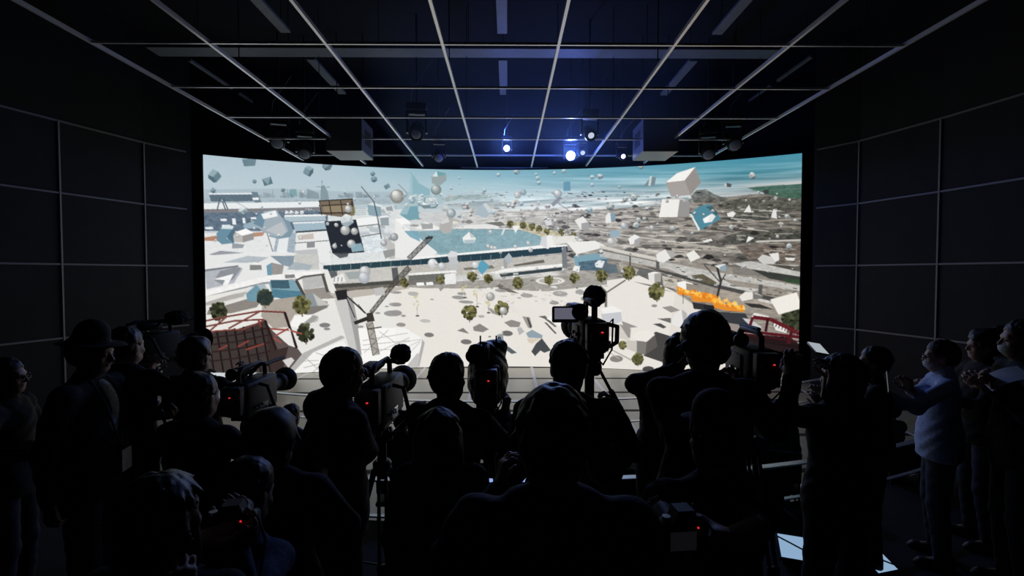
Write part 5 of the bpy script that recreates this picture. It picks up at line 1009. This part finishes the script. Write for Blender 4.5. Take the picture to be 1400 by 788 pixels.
def photo_camera(c, f, label):
    """small stills camera looking along f"""
    yaw = math.atan2(-f[0], f[1]); r = empty('photo_camera', c, yaw, label, 'camera'); m = blk()
    b = MB(); b.rbox((0,0,0), (.135,.055,.09), .014, ax=1); b.prism([(-.035,-.02,.044),(.035,-.02,.044),(.024,-.02,.074),(-.024,-.02,.074)], (0,.05,0)); b.rbox((.052,.022,-.004), (.034,.045,.086), .014); b.build('body', m, r, True)
    MB().lathe((-.01,.026,-.002), (0,1,0), [(0,.034),(.02,.037),(.06,.035),(.085,.038),(.10,.036),(.098,.028)], 20).build('lens', m, r, True)
    MB().box((-.012,-.0285,-.006), (.075,.002,.052)).build('rear_screen', mat('rear_dim', (.01,.01,.012), .6, emit=(.004,.004,.005), estr=1.0), r)
    MB().lathe((.045,.0,.044), (0,0,1), [(0,.011),(.008,.010)], 12).build('shutter_button', mat('gear_metal', (.55,.56,.60), .3, 1.0), r, True)
    k = MB(); k.lathe((-.05,.0,.044), (0,0,1), [(0,.013),(.010,.012)], 14); k.build('dial', mat('gear_metal', (.55,.56,.60), .3, 1.0), r, True)
    MB().ball((.03,-.029,.03), .003, 8).build('status_light', mat('status_red', (.3,.02,.02), .4, emit=(.8,.02,.03), estr=1.0), r)['label'] = 'small red status light'
    st = MB(); st.tube([(-.068,0,.03),(-.10,-.05,-.02),(-.09,-.09,-.13),(0,-.11,-.19),(.09,-.09,-.13),(.10,-.05,-.02),(.068,0,.03)], .004, 6); st.build('strap', m, r, True)
    return r
def chair(loc, rz, label, group):
    r = empty('audience_chair', loc, rz, label, 'chair', group); m = mat('chair_black', (.020,.020,.022), .6); mt = mat('chair_leg', (.05,.05,.05), .35, .8)
    MB().rbox((0,.0,.43), (.46,.44,.05), .02).build('seat', m, r, True)
    MB().rbox((0,-.22,.70), (.44,.035,.34), .015, rotx(.14), 1).build('backrest', m, r, True)
    for sx in (-1, 1):
        MB().tube([(sx*.20,.18,.41),(sx*.215,.20,.0)], .011, 8).build('leg', mt, r, True)
        MB().tube([(sx*.20,-.24,.80),(sx*.20,-.20,.43),(sx*.215,-.24,.0)], .011, 8).build('leg', mt, r, True)
    return r
# ---------------------------------------------------------------- assembly
build_screen(); build_walls(); build_ceiling()
build_rail('far white curved guard rail, in front of the stage floor beyond the seated audience', 6.75, 11.0, .93, .60, 0.0, -6.6, 7.0, .045, .028, 4)
build_rail('near white curved guard rail, on the platform edge among the standing crowd', 3.72, 9.6, 1.11, .82, .45, -5.2, 5.6, .036, .022, 6)
PL, PR_ = .45, .60
def spot(px, y, d, floor, pad=.012):
    p = at(px, y, d); return (p[0], p[1], floor), float(p[2]-floor-pad)
def W(px, y, d, **k): return dict(p=at(px, y, d), w=True, **k)
def stand(px, y, d, face, label, floor=PL, pad=.012, **k):
    loc, H = spot(px, y, d, floor, pad); return person('person', loc, H, face, label, **k)
HOLD_L = dict(f=(.1,.5,.85), n=(.9,.3,-.1), curl=.8); HOLD_R = dict(f=(-.1,.5,.85), n=(-.9,.3,-.1), curl=.8)
# --- back of the picture first: left group
stand(120, 447, 3.0, 80, 'person in a dark brimmed hat, open black jacket over a white t-shirt', pad=.035, legs='jean', hair='short', hat='brim', shirt=True, badge=True, head=(6,0,0), wide=1.2,
      Rh=dict(p=(.27,-.04,.88), f=(0,.1,-1), n=(-1,.2,0), pole=(.3,-1,0)), Lh=dict(p=(-.20,.32,1.22), f=(.6,.6,.3), n=(.4,-.1,.6)))
stand(8, 490, 3.2, 72, 'person in glasses facing right at the left edge, white leaflet in one hand', hair='short', glasses=True, top='ink', fine=True,
      Rh=W(46, 622, 2.95, f=(-.2,.9,.1), n=(-.6,0,.6), curl=.7), Lh=dict(p=(-.24,.20,.98), f=(.2,.9,.1), n=(.9,0,.2)))
stand(172, 447, 3.4, 8, 'person seen from behind, taller head showing beside the brimmed hat', top='ink', Rh=dict(p=(.18,.30,1.40), **HOLD_R), Lh=dict(p=(-.16,.32,1.38), **HOLD_L))
stand(268, 463, 3.55, 4, 'person with rounded dark hair behind the shoulder camera on the left', hair='mop', top='black', Rh=dict(p=(.10,.36,1.42), **HOLD_R), Lh=dict(p=(-.22,.34,1.36), **HOLD_L))
stand(262, 512, 2.55, 12, 'person in black operating the camera with a flip monitor on the left', hair='short', top='black', lean=4, Rh=dict(p=(.27,.36,1.30), f=(-.1,.9,.3), n=(-.9,0,-.2), curl=.8), Lh=dict(p=(-.05,.36,1.22), f=(.3,.9,.2), n=(.8,0,.3)))
stand(372, 563, 1.98, -6, 'person with tousled dark hair in front of the tall cameraman in a hooded top', floor=PL, hair='mop', top='ink', Rh=dict(p=(.12,.30,1.30), **HOLD_R), Lh=dict(p=(-.12,.30,1.30), **HOLD_L))
stand(457, 477, 2.60, 50, 'cameraman in a dark hooded top beside the tall broadcast camera', hair='short', hood=True, top='black', fine=True, wide=1.08, lean=3, head=(4,0,4), Rh=W(503, 588, 2.92, f=(.2,.8,.4), n=(-.9,0,.2), curl=.8), Lh=W(432, 600, 2.5, f=(.4,.8,0), n=(.7,.2,.2)))
stand(613, 484, 2.62, 20, 'cameraman with close-cropped hair, right hand raised to the rain-covered camera', hair='short', top='black', fine=True, wide=1.05, Rh=W(690, 566, 2.98, f=(.05,.35,1), n=(-.9,.2,0), curl=1.0, pole=(.5,-.3,-1)), Lh=W(628, 590, 2.5, f=(.5,.8,.1), n=(.6,.2,.4)))
stand(600, 559, 2.2, 2, 'person with long straight dark hair and a grey cardigan, bag strap over the shoulder', hair='long', top='teal', fine=True, bag=True, wide=.95, collar=False)
stand(777, 466, 2.48, 3, 'cameraman in black behind the camcorder with a lit flip monitor', hair='short', top='black', fine=True, wide=1.12, Rh=W(834, 565, 2.82, f=(.0,.5,.9), n=(-.9,.3,0), curl=1.0, pole=(.6,-.4,-1)), Lh=W(760, 600, 2.3, f=(.4,.9,.2), n=(.7,0,.3)))
stand(756, 529, 1.22, 1, 'broad person in a dark navy jacket, the large head and back before everyone else', floor=PR_, hair='short', top='navy', fine=True, wide=1.10, Rh=dict(p=(.14,.36,1.34), **HOLD_R), Lh=dict(p=(-.14,.36,1.34), **HOLD_L))
stand(852, 618, 1.95, -4, 'person in a bluish jacket bending forward right of the broad navy jacket', hair='short', top='slate', lean=24, floor=PL-.0, head=(10,0,0), Rh=dict(p=(.14,.50,1.10), **HOLD_R), Lh=dict(p=(-.14,.50,1.10), **HOLD_L))
stand(914, 452, 3.2, 10, 'person tilting the head behind the big camera on the right, elbow out', hair='short', top='ink', head=(6,20,22), Lh=W(926, 505, 2.95, f=(.5,.6,.5), n=(.6,.3,.2), curl=.8, pole=(-1,-.2,-.35)), Rh=dict(p=(.16,.32,1.35), **HOLD_R))
stand(964, 431, 2.42, 8, 'tall cameraman with thick dark hair working the shoulder camera on the right', hair='mop', top='black', fine=True, wide=1.02, Rh=W(1008, 530, 2.75, f=(.1,.8,.5), n=(-.8,.2,.2), curl=.8), Lh=W(975, 560, 2.7, f=(.4,.8,.3), n=(.7,.1,.4)))
stand(978, 532, 1.78, -4, 'person in a cap in front of the tall cameraman, forearm out with a stills camera', hair='short', hat='cap', top='black', pad=.075, fine=True, wide=1.12, sleeve=False, Lh=W(914, 738, 1.42, f=(-.25,.9,.2), n=(.5,.1,.8), curl=.7, pole=(.2,-.6,-.8)), Rh=W(985, 745, 1.35, f=(-.6,.8,.1), n=(-.6,.1,.8)))
stand(1150, 484, 2.72, -10, 'person in a long black coat lifting a phone high with both arms', hair='bob', top='black', fine=True, wide=1.0, Lh=W(1083, 515, 2.42, f=(.15,.2,1), n=(.8,.6,0), curl=.6, pole=(-.9,-.1,-.7)), Rh=W(1131, 520, 2.40, f=(-.2,.1,1), n=(-.8,.6,0), curl=.6, pole=(.7,-.2,-.8)))
stand(1196, 474, 3.65, -58, 'person in dark clothes turning left, between the black coat and the pale blue shirt', hair='short', top='black', glasses=True, Rh=dict(p=(.10,.34,1.30), **HOLD_R), Lh=dict(p=(-.16,.34,1.28), **HOLD_L))
stand(1288, 466, 3.75, -58, 'man in a pale blue shirt, dark glasses and white face mask, holding up a phone', hair='short', top='blueshirt', legs='slate', fine=True, wide=1.06, collar=True, glasses=True, mask=True, untucked=True, head=(2,0,0), Rh=W(1222, 548, 3.45, f=(.1,.35,1), n=(-.8,.5,0), curl=.7, pole=(.2,-.1,-1)), Lh=W(1206, 540, 3.6, f=(.1,.35,1), n=(.8,.5,0), curl=.7, pole=(-.2,-.1,-1)))
stand(1345, 452, 4.0, -72, 'person in black by the right wall, face turned left, third in from the frame edge', hair='mop', top='black', Rh=dict(p=(.12,.33,1.22), **HOLD_R), Lh=dict(p=(-.12,.33,1.22), **HOLD_L))
stand(1368, 446, 4.4, -60, 'person in black by the right wall, half hidden between two others', hair='short', top='ink')
stand(1398, 438, 3.35, -66, 'person at the right edge in black, white mask and a bright sheet in front', hair='short', top='black', mask=True, fine=True, Rh=W(1362, 530, 3.1, f=(-.2,.8,.5), n=(-.6,.2,.5), curl=.6), Lh=W(1352, 530, 3.25, f=(.2,.7,.6), n=(.7,.2,.3), curl=.7))
stand(219, 648, 1.22, 5, 'person with a big round head of dark hair low at the left front', floor=PR_, hair='bob', top='black', fine=True, Rh=W(243, 835, 1.12, f=(0,.4,1), n=(-.8,.5,0), curl=.8, pole=(.5,-.2,-1)), Lh=dict(p=(-.14,.30,1.30), **HOLD_L))
stand(280, 645, 1.55, 16, 'person in a denim jacket stooping over a small red light, low at the left front', floor=PL, hair='short', top='denim', fine=True, lean=16, Rh=W(318, 724, 1.40, f=(-.5,.8,.1), n=(-.5,0,.8), curl=.7, pole=(.35,-.3,-1)), Lh=W(285, 737, 1.3, f=(.5,.8,.1), n=(.5,0,.8), curl=.7))
# --- seated audience on the stage floor, between the two rails
def seat(px, y, d, face, label, top, hair='short', **k):
    p = at(px, y, d); s = max(.9, min(1.1, (p[2]-.012)/1.335)); H = 1.75*s
    yaw = -math.radians(face); c = rotz(yaw)@A(0,.02,0)
    chair((p[0]+c[0], p[1]+c[1], 0), yaw, 'black audience chair under the seated '+' '.join(label.split()[:9]), None)
    return person('person', (p[0], p[1], 0), H, face, 'seated '+label, top=top, hair=hair, seated=True, Rh=k.pop('Rh', dict(p=(.14,.42,.98), f=(-.3,.9,.2), n=(-.4,0,-.8), curl=.5)), Lh=dict(p=(-.14,.42,.98), f=(.3,.9,.2), n=(.4,0,-.8), curl=.5), **k)
seat(398, 560, 5.0, 6, 'person in dark denim showing past the tousled hair on the left', 'denim')
seat(549, 572, 4.95, -3, 'person with dark hair beside the tall broadcast camera', 'slate', Rh=W(583, 607, 5.04, f=(.05,.2,1), n=(-.6,.6,0), curl=.7))
seat(688, 578, 4.9, 2, 'person in black between the raised hand and the broad navy jacket', 'black', 'mop')
seat(836, 592, 4.75, 4, 'person in ink-dark top just right of the camcorder tripod', 'ink')
seat(898, 563, 5.15, -8, 'person in a green top left of the tall cameraman on the right', 'green')
seat(1062, 558, 5.2, 25, 'person in a green jacket leaning over, right of the tall cameraman', 'green', lean=18)
seat(1022, 586, 4.85, 20, 'person in slate clothes in front of the green jacket', 'slate', lean=12)
seat(1216, 586, 5.35, -14, 'person seen through the gap left of the pale blue shirt', 'grey')
# --- cameras on tripods
def rig(px, y, d, rz, lab, tlab, floor=PL, bar=None, **k):
    p = at(px, y, d); tripod((p[0], p[1]), floor, p[2], tlab, rz=math.radians(15), bar=bar, spread=.34); return video_camera(p, rz, lab, **k)
rig(206, 498, 3.98, -.35, 'black shoulder-type video camera with silver knobs, far left among the crowd', 'black tripod under the shoulder-type camera on the far left', size=1.2, fluffy=True)
rig(346, 567, 3.10, -.02, 'black video camera with a flip monitor, near the left edge of the screen', 'black tripod under the video camera near the left edge of the screen', size=1.09, lcd=(-.19,-.02,.12))
rig(522, 578, 3.12, -.04, 'tall black broadcast camera with lit controls beside the hooded cameraman', 'black tripod under the tall broadcast camera', size=1.34, fluffy=True, bright=True, bar=(.22,-.18,1.42))
rig(667, 549, 3.05, 0, 'camera under a black rain cover with two short antennas', 'black tripod under the rain-covered camera', size=1.22, rain=True, bar=(.12,-.14,1.38))
rig(806, 486, 3.0, .03, 'camcorder with a furry windshield and a lit flip monitor, high on its tripod', 'black tripod under the camcorder with the furry windshield', size=1.4, style='cam', fluffy=True, lcd=(-.115,-.05,.185), bar=(.10,-.12,1.52))
rig(1024, 530, 2.92, -.10, 'large shoulder camera in front of the tall cameraman on the right', 'black tripod under the large shoulder camera on the right', size=1.2, bright=True)
photo_camera(at(934, 730, 1.36), unit((-.1,1,.05)), 'stills camera with a neck strap held out in the forearm at lower right')
photo_camera(at(318, 722, 1.42), unit((-.2,.9,-.4)), 'stills camera with a neck strap held by the denim jacket at lower left')
MB().rbox(at(318, 708, 1.325), (.012,.004,.006), .002).build('record_lamp', mat('tally_red', (.4,.02,.02), .4)) if 0 else None
phone(at(1118, 477, 2.42), (.1,-.30,.95), (.22,.95,.25), 'phone held sideways above the crowd by the black coat, screen lit', lit=.5, size=(.062,.13))
phone(at(1212, 522, 3.48), (.75,-.65,.1), (0,0,1), 'phone held upright by the man in the pale blue shirt', lit=.12)
phone(at(577, 588, 5.10), (0,-1,.3), (1,0,0), 'bright phone screen in the seated rows right of the tall broadcast camera', lit=.8)
# --- papers, bags and small bright things
def sheet(c, d, R, name, label, cat, m=None, bend=.02):
    mb = MB(); n = 8; V = []; Fc = []
    for t in (0, .0018):
        for i in range(n+1):
            for j in (0, 1): x = d[0]*(i/n-.5); V.append(R@A(x, d[1]*(j-.5), bend*math.sin(PI*i/n)+t)+A(*c))
    k = 2*(n+1)
    for i in range(n): a = 2*i; Fc += [(a, a+1, a+3, a+2), (k+a+2, k+a+3, k+a+1, k+a), (a, a+2, k+a+2, k+a), (a+3, a+1, k+a+1, k+a+3)]
    Fc += [(0, k, k+1, 1), (2*n, 2*n+1, k+2*n+1, k+2*n)]
    o = mb.add(V, Fc).build(name, m or mat('paper_white', (.80,.82,.84), .7, vary=.04), smooth=True); return tag(o, label, cat)
sheet(at(49, 614, 2.96), (.085,.12), frame((-.8,.2,.6),(.6,-.1,.78)), 'leaflet', 'small white folded leaflet held by the person at the left edge', 'paper')
sheet(at(1374, 518, 3.12), (.21,.15), frame((.3,.9,.35),(-.6,-.1,.78)), 'program_sheet', 'white sheet held in front of the person at the right edge', 'paper')
def floor_monitor(px, y, label, w, l, rz, tilt):
    p = at_z(px, y, .56); r = empty('floor_monitor', (p[0], p[1], .45), rz, label, 'monitor'); R = rotx(tilt); m = blk(); zc = .05+l/2*math.sin(tilt)
    mb = MB(); mb.rbox((0,0,zc), (w,l,.035), .012, R); mb.prism([(-w*.4,-l*.3,0),(-w*.4,l*.42,0),(-w*.4,l*.36,zc+.03),(-w*.4,-l*.3,zc-.06)], (w*.8,0,0)); mb.build('housing', m, r, True)
    MB().box(R@A(0,0,.0185)+A(0,0,zc), (w*.9,l*.86,.002), R).build('screen', mat('monitor_sky', (.05,.06,.07), .3, emit=(.26,.40,.58), estr=1.0), r)
    MB().tube([R@A(-w*.46,l*.3,.024)+A(0,0,zc), R@A(-w*.2,l*.12,.027)+A(0,0,zc), R@A(w*.1,-.02,.027)+A(0,0,zc), R@A(w*.47,-l*.3,.024)+A(0,0,zc), (w*.62,-l*.4,.006)], .006, 6).build('cable', m, r, True)
floor_monitor(1092, 750, 'glowing pale blue floor monitor crossed by a cable, beside the long black coat', .30, .24, -.35, .42); floor_monitor(1196, 764, 'glowing pale blue floor monitor crossed by a cable, below the pale blue shirt', .20, .24, .25, .42)
# --- stage lights on the ceiling rig
def ml(px, py, d, aim, label, **k): return moving_head(px, py, d, aim, label, **k)
c1, f1 = ml(780, 213, 12.2, (.2, 0, 2.7), 'stage light shining brightest straight at the crowd, above the screen centre', on=40, size=1.1)
c2, f2 = ml(693, 203, 12.0, (-.4, 0, 2.7), 'second bright stage light, smaller glare, left of the brightest one', on=14, size=.75)
ml(806, 181, 10.8, (2.2, 4, .8), 'stage light with a pale lens above and right of the brightest one', on=.7, size=1.2, lens=.6); ml(796, 207, 12.6, (1.5, 4, 1.0), 'stage light tucked just right of the brightest one', on=.7, size=.9, lens=.7)
ml(850, 213, 12.4, (3.6, 2, 1.8), 'stage light with a small glowing lens by the right-hand projector box', on=2, size=.9, lens=.7)
ml(570, 178, 10.6, (-1.4, 4, .6), 'stage light with a blue glint, right of the left-hand projector box', size=1.4, lens=.8); ml(600, 212, 12.2, (-1.0, 6, .4), 'dim stage light hanging low over the screen edge beside the left-hand box', size=1.1); 
ml(381, 190, 11.4, (-3.8, 5, .3), 'dark stage light at the end of the left-hand ceiling rail', size=1.4); ml(417, 205, 11.6, (-3.2, 6, .2), 'dark stage light overlapping the screen top, left of the left-hand box', size=1.3)
ml(968, 206, 11.6, (3.0, 6, .2), 'dark stage light overlapping the screen top, right of the right-hand box', size=1.3); ml(1002, 193, 11.3, (4.2, 5, .3), 'dark stage light at the end of the right-hand ceiling rail', size=1.4)
for (c, f, e, b) in ((c1, f1, KEY1, .9), (c2, f2, KEY2, .9)):
    L = bpy.data.lights.new('beam', 'SPOT'); L.energy = e; L.color = (.35,.5,1.0); L.spot_size = math.radians(75); L.spot_blend = 1.0; L.shadow_soft_size = .08
    o = bpy.data.objects.new('stage_beam', L); COL.objects.link(o); p = c+f*.22; o.location = p; o.rotation_euler = Vector(tuple(-f)).to_track_quat('Z', 'Y').to_euler()
    L = bpy.data.lights.new('spill', 'POINT'); L.energy = e*.5; L.color = (.07,.16,1.0); L.shadow_soft_size = .12; o = bpy.data.objects.new('stage_spill', L); COL.objects.link(o); o.location = c+f*.30+A(0,0,.02)
if HAZE:
    m = bpy.data.materials.new('haze'); m.use_nodes = True; nt = m.node_tree; nt.nodes.remove(nt.nodes['Principled BSDF']); vs = nt.nodes.new('ShaderNodeVolumeScatter'); vs.inputs['Density'].default_value = HAZE; vs.inputs['Color'].default_value = (.5,.7,1,1); vs.inputs['Anisotropy'].default_value = .3
    nt.links.new(vs.outputs[0], nt.nodes['Material Output'].inputs['Volume'])
    mb = MB(); mb.rbox((.6, 11.0, 6.55), (6.5, 4.6, 2.3), .5, ax=2); o = mb.build('haze', m); tag(o, 'thin bluish stage haze around the bright stage lights', 'haze', kind='stuff')
# --- camera, world, view
cam = bpy.data.cameras.new('camera'); cam.sensor_width = 36.0; cam.lens = 36.0*F_PX/W_PX; cam.clip_start = .05; cam.clip_end = 100
co = bpy.data.objects.new('camera', cam); COL.objects.link(co); co.location = EYE
co.matrix_world = Matrix(((RIGHT[0], UP[0], -FWD[0], EYE[0]), (RIGHT[1], UP[1], -FWD[1], EYE[1]), (RIGHT[2], UP[2], -FWD[2], EYE[2]), (0,0,0,1)))
scene.camera = co
w = bpy.data.worlds.new('dark_hall'); scene.world = w; w.use_nodes = True; w.node_tree.nodes['Background'].inputs[0].default_value = (.55,.7,1,1); w.node_tree.nodes['Background'].inputs[1].default_value = AMBIENT
vs = scene.view_settings; vs.view_transform = 'Standard'; vs.look = 'None'; vs.exposure = EXPOSURE; vs.gamma = 1.0; vs.use_curve_mapping = False
scene.cycles.max_bounces = 6; scene.cycles.diffuse_bounces = 3; scene.cycles.glossy_bounces = 3; scene.cycles.use_denoising = True; scene.cycles.sample_clamp_indirect = 4.0
